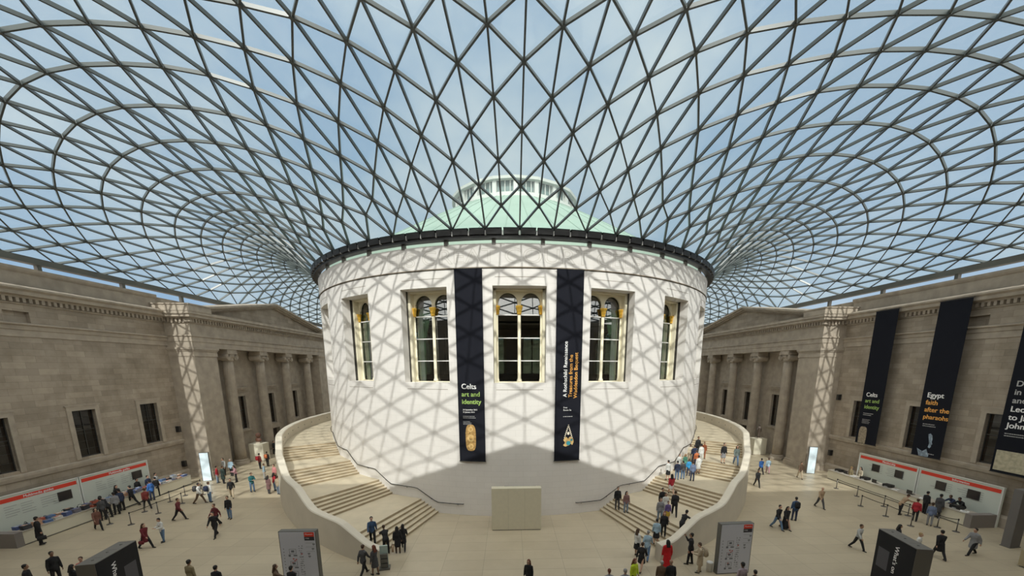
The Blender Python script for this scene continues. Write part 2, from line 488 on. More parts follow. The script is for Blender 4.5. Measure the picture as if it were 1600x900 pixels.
[(21.16,6.87),(23.14,7.8),(24.78,8.61),(26.38,9.5),(27.94,10.5),(29.43,11.64),(30.83,12.91),(32.11,14.32),(33.25,15.89),(34.25,17.52),(35.11,19.11),(35.88,20.64),(36.62,22.17)],
[(22.13,8.63),(23.63,9.4),(25.24,10.3),(26.84,11.34),(28.37,12.53),(29.81,13.88),(31.13,15.4),(32.31,17.09),(33.36,18.81),(34.28,20.46),(35.09,22),(35.85,23.49),(36.62,24.99)],
[(20.32,9.05),(22.36,10.09),(24.03,11.03),(25.65,12.08),(27.22,13.31),(28.71,14.72),(30.07,16.33),(31.29,18.14),(32.38,19.98),(33.35,21.72),(34.21,23.3),(35.01,24.79),(35.8,26.25),(36.62,27.73)],
[(21.22,10.84),(22.74,11.7),(24.38,12.75),(25.99,13.99),(27.52,15.44),(28.93,17.12),(30.19,19.03),(31.32,21),(32.33,22.85),(33.24,24.51),(34.08,26.03),(34.9,27.48),(35.74,28.92),(36.62,30.4)],
[(19.26,11.12),(21.33,12.29),(23.01,13.36),(24.65,14.58),(26.23,16.04),(27.69,17.77),(29,19.77),(30.17,21.87),(31.22,23.84),(32.17,25.6),(33.05,27.18),(33.9,28.66),(34.75,30.09),(35.65,31.52),(36.62,32.99)],
[(20.05,12.94),(21.58,13.91),(23.22,15.12),(24.83,16.57),(26.35,18.31),(27.71,20.38),(28.91,22.58),(30,24.69),(30.99,26.56),(31.9,28.23),(32.78,29.75),(33.66,31.19),(34.58,32.6),(35.55,34.03),(36.62,35.52)],
[(18,13.08),(20.03,14.39),(21.7,15.6),(23.32,17.03),(24.87,18.77),(26.29,20.87),(27.55,23.17),(28.67,25.41),(29.69,27.39),(30.64,29.15),(31.55,30.74),(32.45,32.21),(33.38,33.63),(34.37,35.03),(35.44,36.46),(36.62,37.97)],
[(18.64,14.93),(20.11,16.05),(21.71,17.45),(23.28,19.16),(24.75,21.27),(26.06,23.63),(27.23,25.99),(28.28,28.11),(29.26,29.96),(30.2,31.62),(31.12,33.13),(32.06,34.57),(33.05,35.96),(34.12,37.37),(35.31,38.82),(36.62,40.34)],
[(16.53,14.88),(18.45,16.4),(20.03,17.82),(21.58,19.5),(23.08,21.58),(24.45,23.98),(25.66,26.44),(26.76,28.7),(27.76,30.64),(28.72,32.37),(29.66,33.94),(30.61,35.41),(31.6,36.82),(32.67,38.21),(33.85,39.62),(35.16,41.09),(36.62,42.64)],
[(16.97,16.82),(18.33,18.13),(19.82,19.78),(21.31,21.82),(22.72,24.2),(23.98,26.73),(25.11,29.11),(26.15,31.17),(27.13,32.99),(28.08,34.63),(29.03,36.14),(30.02,37.57),(31.08,38.96),(32.24,40.35),(33.53,41.78),(34.98,43.28),(36.62,44.87)],
[(14.88,16.53),(16.61,18.33),(18.04,20),(19.48,21.99),(20.9,24.33),(22.2,26.86),(23.37,29.33),(24.43,31.51),(25.42,33.44),(26.38,35.17),(27.34,36.74),(28.32,38.21),(29.36,39.62),(30.49,41),(31.74,42.4),(33.16,43.85),(34.77,45.38),(36.62,47.03)],
[(15.09,18.6),(16.3,20.15),(17.64,22.08),(19.02,24.36),(20.33,26.87),(21.52,29.39),(22.6,31.68),(23.61,33.72),(24.58,35.55),(25.53,37.21),(26.5,38.74),(27.51,40.18),(28.6,41.57),(29.81,42.94),(31.17,44.35),(32.72,45.83),(34.52,47.4),(36.62,49.11)],
[(13.08,18),(14.56,20.13),(15.82,22.07),(17.12,24.3),(18.41,26.78),(19.61,29.32),(20.7,31.69),(21.71,33.84),(22.68,35.79),(23.62,37.54),(24.57,39.14),(25.56,40.63),(26.6,42.04),(27.75,43.41),(29.03,44.79),(30.49,46.21),(32.17,47.71),(34.16,49.33),(36.62,51.12)],
[(13.03,20.18),(14.06,21.97),(15.25,24.14),(16.47,26.59),(17.64,29.14),(18.73,31.57),(19.74,33.83),(20.7,35.89),(21.63,37.74),(22.56,39.43),(23.51,40.97),(24.51,42.42),(25.59,43.8),(26.78,45.15),(28.13,46.53),(29.67,47.96),(31.47,49.48),(33.57,51.12)],
[(11.12,19.26),(12.36,21.7),(13.43,23.88),(14.55,26.3),(15.66,28.85),(16.72,31.35),(17.71,33.7),(18.66,35.86),(19.57,37.82),(20.47,39.6),(21.38,41.22),(22.33,42.71),(23.34,44.11),(24.44,45.46),(25.67,46.79),(27.07,48.16),(28.68,49.59),(30.52,51.12)],
[(10.84,21.53),(11.69,23.52),(12.69,25.9),(13.72,28.46),(14.72,31.02),(15.67,33.46),(16.58,35.73),(17.46,37.79),(18.33,39.66),(19.2,41.36),(20.09,42.91),(21.03,44.34),(22.04,45.7),(23.15,47.01),(24.41,48.33),(25.84,49.69),(27.47,51.12)],
[(9.05,20.32),(10.01,22.98),(10.9,25.39),(11.83,27.97),(12.74,30.6),(13.63,33.13),(14.49,35.5),(15.32,37.67),(16.14,39.63),(16.97,41.41),(17.8,43.03),(18.67,44.51),(19.59,45.88),(20.59,47.19),(21.71,48.47),(22.98,49.77),(24.42,51.12)],
[(8.52,22.59),(9.2,24.78),(10,27.36),(10.83,30.06),(11.63,32.68),(12.41,35.16),(13.18,37.44),(13.94,39.51),(14.71,41.38),(15.49,43.07),(16.28,44.61),(17.1,46.02),(17.99,47.33),(18.98,48.58),(20.09,49.84),(21.36,51.12)],
[(6.87,21.16),(7.59,24.01),(8.26,26.61),(8.98,29.35),(9.69,32.09),(10.39,34.68),(11.07,37.07),(11.75,39.26),(12.44,41.24),(13.15,43.03),(13.87,44.65),(14.6,46.1),(15.38,47.42),(16.23,48.67),(17.2,49.89),(18.31,51.12)],
[(6.15,23.43),(6.64,25.76),(7.21,28.48),(7.82,31.3),(8.42,34.01),(9.01,36.53),(9.6,38.85),(10.19,40.96),(10.81,42.86),(11.44,44.58),(12.09,46.11),(12.76,47.47),(13.48,48.73),(14.3,49.93),(15.26,51.12)],
[(4.62,21.76),(5.11,24.76),(5.56,27.47),(6.04,30.32),(6.54,33.15),(7.02,35.8),(7.5,38.25),(7.99,40.49),(8.5,42.52),(9.02,44.35),(9.57,45.98),(10.13,47.43),(10.72,48.73),(11.4,49.94),(12.21,51.12)],
[(3.72,23.99),(4.01,26.39),(4.37,29.2),(4.74,32.09),(5.11,34.87),(5.48,37.46),(5.86,39.83),(6.24,41.99),(6.64,43.93),(7.06,45.68),(7.5,47.24),(7.96,48.64),(8.5,49.92),(9.16,51.12)],
[(2.33,22.12),(2.57,25.19),(2.8,27.97),(3.04,30.87),(3.3,33.75),(3.55,36.47),(3.8,38.98),(4.06,41.25),(4.33,43.32),(4.61,45.18),(4.9,46.86),(5.22,48.4),(5.6,49.82),(6.1,51.12)],
[(1.24,24.26),(1.34,26.7),(1.46,29.54),(1.59,32.47),(1.72,35.28),(1.85,37.91),(1.97,40.32),(2.11,42.5),(2.25,44.48),(2.39,46.27),(2.55,47.93),(2.74,49.59),(3.05,51.12)],
[(0,22.25),(0,25.34),(0,28.13),(0,31.05),(0,33.93),(0,36.67),(0,39.2),(0,41.5),(0,43.58),(0,45.47),(0,47.2),(0,48.94),(0,51.12)]]
RA, RB, RC, RD = 22.245, 36.625, 46.025, 51.125


def zroof(x, y):
    r = math.hypot(x, y)
    num = (1 - x / RB) * (1 + x / RB) * (1 + y / RC) * (1 - y / RD)
    den = (1 - RA * x / (r * RB)) * (1 + RA * x / (r * RB)) * (1 + RA * y / (r * RC)) * (1 - RA * y / (r * RD))
    w = y * y / (r * r) if y < 0 else 0.0
    K = w * (54 - 36 * num) + (1 - w) * (35 + 10 * num)
    return 1.245 * num / den + 19.71 + (1 - RA / r) * num * K


NODE = {}
for m_, row in enumerate(ROOF_ROWS):
    for i_, (x_, y_) in enumerate(row):
        k_ = 2 * i_ + (m_ % 2)
        for s_ in ((1, -1) if m_ not in (0, 60) else (1,)):
            key = ((m_ * s_ + 60) % 120 - 60, k_)
            NODE[key] = Vector((x_ * s_, y_, zroof(x_, y_)))


def nm(m_):
    return (m_ + 60) % 120 - 60


EDGES, TRIS = set(), set()
for (m_, k_) in list(NODE):
    for dm, dk in ((-1, 1), (1, 1), (0, 2)):
        q = (nm(m_ + dm), k_ + dk)
        if q in NODE:
            EDGES.add(((m_, k_), q))
    a_, up_ = (m_, k_), (m_, k_ + 2)
    for dm in (-1, 1):
        sd = (nm(m_ + dm), k_ + 1)
        if up_ in NODE and sd in NODE:
            TRIS.add((a_, sd, up_))
    if k_ == 0:
        TRIS.add((a_, (nm(m_ + 1), 1), (nm(m_ + 2), 0)))
BORDER = []                     # nodes on the rectangle, walked round
for m_ in range(-60, 60):
    kk = max(k for (mm, k) in NODE if mm == m_)
    BORDER.append((m_, kk))
for a_, b_ in zip(BORDER, BORDER[1:] + BORDER[:1]):      # edge triangles
    if a_[1] == b_[1]:
        continue
    lo, hi = (a_, b_) if a_[1] < b_[1] else (b_, a_)
    n_ = (hi[0], hi[1] - 2)
    if n_ in NODE:
        TRIS.add((lo, n_, hi))

bm = bmesh.new()
vi = {k: bm.verts.new(v + Vector((0, 0, 0.03))) for k, v in NODE.items()}
for t_ in TRIS:
    try:
        bm.faces.new([vi[k] for k in t_])
    except ValueError:
        pass
ceiling = structure(obj('ceiling', bm, M_ROOFG))


def roof_normal(p):
    e = 0.05
    zx = (zroof(p.x + e, p.y) - zroof(p.x - e, p.y)) / (2 * e)
    zy = (zroof(p.x, p.y + e) - zroof(p.x, p.y - e)) / (2 * e)
    return Vector((-zx, -zy, 1)).normalized()


bm = bmesh.new()
for a_, b_ in EDGES:
    A_, B_ = NODE[a_], NODE[b_]
    if (abs(A_.x) > RB - .01 and abs(B_.x) > RB - .01) or (abs(A_.y) > 46 and abs(B_.y) > 46 and abs(A_.y - B_.y) < .01):
        continue
    d_ = (B_ - A_).normalized()
    n_ = roof_normal((A_ + B_) / 2)
    n_ = (n_ - d_ * n_.dot(d_)).normalized()
    w_ = d_.cross(n_) * 0.045
    h_ = n_ * 0.17
    vs = []
    for P in (A_, B_):
        for q in (-w_, w_, w_ - h_, -w_ - h_):
            vs.append(bm.verts.new(P + q))
    for f in ((0, 1, 2, 3), (7, 6, 5, 4), (0, 4, 5, 1), (1, 5, 6, 2), (2, 6, 7, 3), (3, 7, 4, 0)):
        bm.faces.new([vs[i] for i in f])
for k, P in NODE.items():       # star nodes
    n_ = roof_normal(P) if k[1] > 0 else Vector((0, 0, 1))
    M_ = Matrix.Translation(P - n_ * 0.10) @ n_.to_track_quat('Z', 'Y').to_matrix().to_4x4()
    bmesh.ops.create_cone(bm, cap_ends=True, segments=8, radius1=0.11, radius2=0.11, depth=0.185, matrix=M_)
obj('steel_lattice', bm, M_STEEL, ceiling)

bm = bmesh.new()                # box beam round the rectangle
for x0, x1, y0, y1 in ((-36.95, -36.35, -46.3, 51.4), (36.35, 36.95, -46.3, 51.4), (-36.35, 36.35, -46.3, -45.8), (-36.35, 36.35, 50.9, 51.4)):
    box(bm, x0, x1, y0, y1, 19.22, 19.68)
for s_ in (-1, 1):
    for y_ in [-44 + 6.48 * i for i in range(15)]:
        box(bm, s_ * 36.65 - .14, s_ * 36.65 + .14, y_ - .14, y_ + .14, 18.4, 19.24)
obj('edge_beam', bm, M_BEAM, ceiling)

# ring on the rotunda
bm = bmesh.new()
revolve_open(bm, [(21.75, 20.32), (22.28, 20.32), (22.28, 20.5), (21.75, 20.5), (21.75, 20.32)], 0, 360, 180)
obj('ring_beam', bm, M_BLACK, ceiling)
bm = bmesh.new()
for i in range(120):
    t0 = 3 * i + .16
    revolve_open(bm, [(22.1, 20.50), (22.44, 20.50), (22.50, 20.84), (22.28, 20.95), (22.1, 20.95), (22.1, 20.50)], t0, t0 + 2.68, 2)
obj('ring_gutter', bm, M_BLACK, ceiling)
bm = bmesh.new()
for i in range(120):
    t0 = 3 * i + .12
    revolve_open(bm, [(22.14, 20.95), (22.47, 20.86), (22.49, 20.90), (22.2, 21.0)], t0, t0 + 2.76, 2)
obj('ring_capping', bm, M_DARKG, ceiling)
bm = bmesh.new()
for i in range(120):
    th = math.radians(3 * i)
    M_ = Matrix.Rotation(th, 4, 'Z')
    box(bm, -.035, .035, -22.42, -22.2, 20.46, 20.74, M=M_)
obj('ring_bracket', bm, mat('pale_grey_steel', (0.42, 0.42, 0.41), 0.5), ceiling)
bm = bmesh.new()
for i in range(40):
    M_ = Matrix.Rotation(math.radians(9 * i + 4.3), 4, 'Z')
    box(bm, -.13, .13, -21.95, -21.7, 20.0, 20.34, M=M_)
obj('ring_bearing', bm, M_KIOSKS, ceiling)

# ================================================================== FLOOR
bm = bmesh.new()
quad(bm, (-36, -46, 0), (36, -46, 0), (36, 52, 0), (-36, 52, 0))
structure(obj('floor', bm, M_FLOOR))

# ================================================================== ROTUNDA WALL
DR = 21.9
NW = 19
WINC = [360 / NW * i for i in range(NW)]
HW = math.degrees(math.asin(1.93 / DR))
bm = bmesh.new()
uvl = bm.loops.layers.uv.new('UVMap')


def dpt(th, z, r=DR):
    t = math.radians(th)
    return (r * math.sin(t), -r * math.cos(t), z)


def dquad(t0, t1, z0, z1):
    f = bm.faces.new([bm.verts.new(dpt(*p)) for p in ((t0, z0), (t1, z0), (t1, z1), (t0, z1))])
    for l, (t, z) in zip(f.loops, ((t0, z0), (t1, z0), (t1, z1), (t0, z1))):
        l[uvl].uv = (math.radians(t) * DR + 40, z)


for c_ in WINC:
    a0, a1, a2 = c_ - HW, c_ + HW, c_ + 360 / NW - HW
    for i in range(7):
        t0, t1 = a0 + (a1 - a0) * i / 7, a0 + (a1 - a0) * (i + 1) / 7
        dquad(t0, t1, 0, 10.45)
        dquad(t0, t1, 17.3, 18.42)
        dquad(t0, t1, 18.5, 20.08)
    for i in range(7):
        t0, t1 = a1 + (a2 - a1) * i / 7, a1 + (a2 - a1) * (i + 1) / 7
        for z0, z1 in ((0, 10.45), (10.45, 17.3), (17.3, 18.42), (18.5, 20.08)):
            dquad(t0, t1, z0, z1)
bmesh.ops.remove_doubles(bm, verts=bm.verts, dist=0.001)
wall_rot = structure(obj('wall_rotunda', bm, M_DRUM, smooth=True))
wall_rot.data.polygons.foreach_set('use_smooth', [True] * len(wall_rot.data.polygons))


def wpt(c_, t, z, dep):
    a = math.radians(c_)
    n = (DR - dep)
    return Vector((n * math.sin(a) + t * math.cos(a), -n * math.cos(a) + t * math.sin(a), z))


JD = DR - DR * math.cos(math.radians(HW))     # depth of the recess edge at the surface
bm = bmesh.new()
for c_ in WINC:
    for s_ in (-1, 1):
        quad(bm, wpt(c_, s_ * 1.93, 10.45, JD), wpt(c_, s_ * 1.93, 10.45, .82), wpt(c_, s_ * 1.93, 17.3, .82), wpt(c_, s_ * 1.93, 17.3, JD))
    for z in (10.45, 17.3):       # reveals top and bottom
        arc = [wpt(c_, 0, z, 0) for _ in range(0)]
        for i in range(7):
            ta, tb = -HW + 2 * HW * i / 7, -HW + 2 * HW * (i + 1) / 7
            pa, pb = dpt(c_ + ta, z), dpt(c_ + tb, z)
            xa, xb = DR * math.sin(math.radians(ta)), DR * math.sin(math.radians(tb))
            quad(bm, pa, pb, wpt(c_, xb, z, 1.62), wpt(c_, xa, z, 1.62))
obj('window_reveal', bm, M_DRUMP, wall_rot)
bm = bmesh.new()
revolve_open(bm, [(21.9, 18.5), (21.84, 18.5), (21.84, 18.42), (21.9, 18.42)], 0, 360, 180)
revolve_open(bm, [(21.96, 18.52), (21.96, 18.47)], 0, 360, 180)
revolve_open(bm, [(21.96, 18.52), (21.895, 18.56)], 0, 360, 180)
obj('string_course', bm, M_LINE, wall_rot)
bm = bmesh.new()
revolve_open(bm, [(21.9, 20.08), (21.2, 20.08)], 0, 360, 180)
obj('coping', bm, M_DRUMP, wall_rot)
bm = bmesh.new()
for c_ in WINC:
    for z in (17.88, 9.96):
        for i in range(8):
            t0 = c_ - 4.6 + 9.2 * i / 8
            revolve_open(bm, [(DR + .004, z - .016), (DR + .004, z + .016)], t0, t0 + 9.2 / 8, 1)
obj('shadow_joint', bm, M_LINE, wall_rot)
# incised inscription
INS = 'THIS GREAT COURT CELEBRATING THE NEW MILLENNIUM IS DEDICATED TO HER MAJESTY QUEEN ELIZABETH II AD MM  '
bm = bmesh.new()
vs_, fs_ = text_bm(INS, 1, 0, 0, 0)
wd = max(v.x for v in vs_) + 0.6
k_ = 2 * PI * DR / wd
nv = []
for v in vs_:
    th = v.x * k_ * .72 / DR - .52
    nv.append(bm.verts.new(((DR + .006) * math.sin(th), -(DR + .006) * math.cos(th), 18.80 + v.y * 1.38)))
bm.verts.index_update()
edge_count = {}
for f in fs_:
    for i in range(len(f)):
        e = tuple(sorted((f[i], f[(i + 1) % len(f)])))
        edge_count[e] = edge_count.get(e, 0) + 1
bmL = bmesh.new()
for (i, j), n_ in edge_count.items():     # outline of every letter as a thin cut line
    if n_ == 1:
        a, b_ = nv[i].co, nv[j].co
        d_ = (b_ - a)
        if d_.length < 1e-5:
            continue
        rad = Vector((a.x, a.y, 0)).normalized()
        w_ = d_.normalized().cross(rad) * 0.013
        quad(bmL, a - w_, b_ - w_, b_ + w_, a + w_)
bm.free()
obj('inscription', bmL, mat('incised_shadow', (0.50, 0.47, 0.42), 0.9), wall_rot)

# windows of the rotunda
WSP = 16.35
def arch_face(bm, c_, dep, x0, x1, holes, zb, zt, n=14):
    """cream spandrel board with arched openings cut in it, at one depth"""
    xs = [x0]
    for hc, hr in holes:
        xs += [hc - hr] + [hc - hr * math.cos(PI * i / n) for i in range(1, n)] + [hc + hr]
    xs.append(x1)
    def low(x, side):
        for hc, hr in holes:
            if abs(x - hc) < hr - 1e-6:
                return WSP + math.sqrt(hr * hr - (x - hc) ** 2)
        return None
    for a, b_ in zip(xs[:-1], xs[1:]):
        mid = (a + b_) / 2
        inh = any(abs(mid - hc) < hr for hc, hr in holes)
        za = zb if not inh else WSP + math.sqrt(max(0, [hr * hr - (a - hc) ** 2 for hc, hr in holes if abs(mid - hc) < hr][0]))
        zc = zb if not inh else WSP + math.sqrt(max(0, [hr * hr - (b_ - hc) ** 2 for hc, hr in holes if abs(mid - hc) < hr][0]))
        for dp, flip in ((dep, 0), (dep + .14, 1)):
            quad(bm, wpt(c_, a, za, dp), wpt(c_, b_, zc, dp), wpt(c_, b_, zt, dp), wpt(c_, a, zt, dp))
        if inh:
            quad(bm, wpt(c_, a, za, dep), wpt(c_, b_, zc, dep), wpt(c_, b_, zc, dep + .14), wpt(c_, a, za, dep + .14))


def lbox(bm, c_, t0, t1, z0, z1, d0, d1):
    v = [bm.verts.new(wpt(c_, t, z, d)) for d in (d0, d1) for t, z in ((t0, z0), (t1, z0), (t1, z1), (t0, z1))]
    for f in ((0, 1, 2, 3), (7, 6, 5, 4), (0, 4, 5, 1), (1, 5, 6, 2), (2, 6, 7, 3), (3, 7, 4, 0)):
        bm.faces.new([v[i] for i in f])


def drum_window(i, c_):
    w = holder('window_%d' % i)
    bm = bmesh.new()
    for s_ in (-1, 1):            # dark gap between the new wall and the old window
        lbox(bm, c_, s_ * 2.06 - .13, s_ * 2.06 + .13, 10.45, 17.3, .84, 1.04)
    obj('expansion_gap', bm, M_FRAME, w)
    bm = bmesh.new()
    for s_ in (-1, 1):
        t0, t1 = sorted((s_ * 1.72, s_ * 2.1))
        lbox(bm, c_, t0, t1, 10.45, 17.3, 1.04, 1.62)
    lbox(bm, c_, -1.9, 1.9, 17.18, 17.3, 1.04, 1.62)
    lbox(bm, c_, -1.72, 1.72, 10.45, 10.52, 1.3, 1.62)
    arch_face(bm, c_, 1.50, -1.72, 1.72, ((-.855, .72), (.855, .72)), 15.55, 17.2)
    obj('window_frame', bm, M_CREAM, w)
    bm = bmesh.new()              # slim columns
    for t in (-1.66, 0, 1.66):
        rr = .13 if t == 0 else .075
        prof = [(rr * 1.5, 10.5), (rr * 1.5, 10.62), (rr * 1.1, 10.72), (rr, 10.8), (rr * .92, 15.6)]
        p = wpt(c_, t, 0, 1.46)
        lathe(bm, prof, 12, p.x, p.y)
    obj('mullion', bm, M_CREAM, w, smooth=True)
    bm = bmesh.new()
    for t in (-1.62, 0, 1.62):
        rr = .13 if t == 0 else .09
        p = wpt(c_, t, 0, 1.42)
        lathe(bm, [(rr * .9, 15.5), (rr * 1.25, 15.56), (rr * 1.1, 15.62), (rr * 1.5, 15.82), (rr * 1.35, 15.86), (rr * 2.0, 16.06), (rr * 2.0, 16.14)], 12, p.x, p.y,
              lambda k, z: 1 + .14 * (k % 2))
    obj('capital', bm, M_GOLD, w)
    bm = bmesh.new()
    for z in (15.49, 13.8, 12.1):
        for t0, t1 in ((-1.6, -.1), (.1, 1.6)):
            lbox(bm, c_, t0, t1, z - .035, z + .035, 1.50, 1.57)
    obj('glazing_bar', bm, M_WHITE, w)
    for t0, t1 in ((-1.62, -.02), (.02, 1.62)):
        bm = bmesh.new()
        quad(bm, wpt(c_, t0, 10.5, 1.6), wpt(c_, t1, 10.5, 1.6), wpt(c_, t1, 15.5, 1.6), wpt(c_, t0, 15.5, 1.6))
        obj('pane', bm, M_WING, w)
        bm = bmesh.new()          # upper pane over the bar, tipped inwards at the top to reflect the sky
        quad(bm, wpt(c_, t0, 15.5, 1.6), wpt(c_, t1, 15.5, 1.6), wpt(c_, t1, 17.15, 1.73), wpt(c_, t0, 17.15, 1.73))
        obj('fanlight', bm, M_WING, w)
    if i in (2, 3, 4, 17, 18, 19):
        s_ = 1 if i < 10 else -1
        bm = bmesh.new()          # gathered curtain behind the glass
        n = 26
        prev = None
        for q in range(n + 1):
            f = q / n
            wob = .05 * math.sin(f * PI * 9)
            top = wpt(c_, s_ * (1.6 - 1.35 * f), 16.2, 1.78 + wob)
            midp = wpt(c_, s_ * (1.6 - .62 * f), 13.6, 1.78 + wob)
            bot = wpt(c_, s_ * (1.6 - .55 * f), 10.5, 1.78 + wob)
            cur = [bm.verts.new(p) for p in (top, midp, bot)]
            if prev:
                bm.faces.new((prev[0], cur[0], cur[1], prev[1]))
                bm.faces.new((prev[1], cur[1], cur[2], prev[2]))
            prev = cur
        obj('curtain', bm, M_CURT, w, smooth=True)


for i_, c_ in enumerate(WINC):
    drum_window(i_ + 1, c_)

# room inside the rotunda
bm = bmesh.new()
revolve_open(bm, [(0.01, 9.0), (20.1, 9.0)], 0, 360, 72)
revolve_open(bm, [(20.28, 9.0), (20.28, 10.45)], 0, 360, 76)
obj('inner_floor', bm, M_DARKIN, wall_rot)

# ================================================================== COPPER DOME
dome = thing('copper_dome', 'pale green copper dome with lantern seen through the glass roof above the rotunda', 'dome', (0, 0, 19.4))
bm = bmesh.new()
prof = [(21.25, 19.4), (21.25, 20.9), (20.9, 21.1), (18.6, 22.35), (16.3, 23.75), (14, 25.15), (11.5, 26.65), (9.2, 27.95), (7.3, 29.0)]
revolve_open(bm, prof, 0, 360, 120)
bmesh.ops.remove_doubles(bm, verts=bm.verts, dist=.001)
d_ = obj('dome_shell', bm, M_COPPER, None, smooth=True)
bm = bmesh.new()
for i in range(60):
    M_ = Matrix.Rotation(math.radians(6 * i + 3), 4, 'Z')
    for (r0, z0), (r1, z1) in zip(prof[2:-1], prof[3:]):
        v = [bm.verts.new(M_ @ Vector(p)) for p in ((-.035, -r0, z0 + .03), (.035, -r0, z0 + .03), (.035, -r1, z1 + .03), (-.035, -r1, z1 + .03),
                                                    (-.035, -r0, z0 - .05), (.035, -r0, z0 - .05), (.035, -r1, z1 - .05), (-.035, -r1, z1 - .05))]
        for f in ((0, 1, 2, 3), (0, 3, 7, 4), (1, 5, 6, 2)):
            bm.faces.new([v[k] for k in f])
e_ = obj('seam', bm, M_COPSEAM, None)
bm = bmesh.new()
revolve_open(bm, [(7.5, 28.9), (7.5, 29.25), (7.1, 29.3)], 0, 360, 20)
revolve_open(bm, [(7.0, 29.3), (7.0, 29.5)], 0, 360, 20)
revolve_open(bm, [(7.05, 30.5), (7.45, 30.55), (7.5, 30.8), (7.0, 30.95), (5.5, 31.5), (3.0, 32.0), (0.05, 32.2)], 0, 360, 20)
for i in range(20):
    M_ = Matrix.Rotation(math.radians(18 * i), 4, 'Z')
    box(bm, -.22, .22, -7.15, -6.7, 29.3, 30.6, M=M_)
l_ = obj('lantern', bm, mat('weathered_white', (0.42, 0.45, 0.42), 0.7), None)
bm = bmesh.new()
for i in range(20):
    M_ = Matrix.Rotation(math.radians(18 * i + 9), 4, 'Z')
    for t in (-.55, 0, .55):
        box(bm, t - .04, t + .04, -6.95, -6.86, 29.45, 30.55, M=M_)
lm = obj('lantern_mullion', bm, MATS['weathered_white'], None)
bm = bmesh.new()
revolve_open(bm, [(6.8, 29.3), (6.8, 30.6)], 0, 360, 20)
lg = obj('lantern_glazing', bm, mat('lantern_glass', (0.10, 0.17, 0.16), 0.3), None)
for o in (d_, e_, l_):
    o.parent = dome
    o.matrix_parent_inverse = Matrix.Translation((0, 0, -19.4))
lm.parent = l_
lg.parent = l_

# ================================================================== SIDE WALLS
WX = 35.4


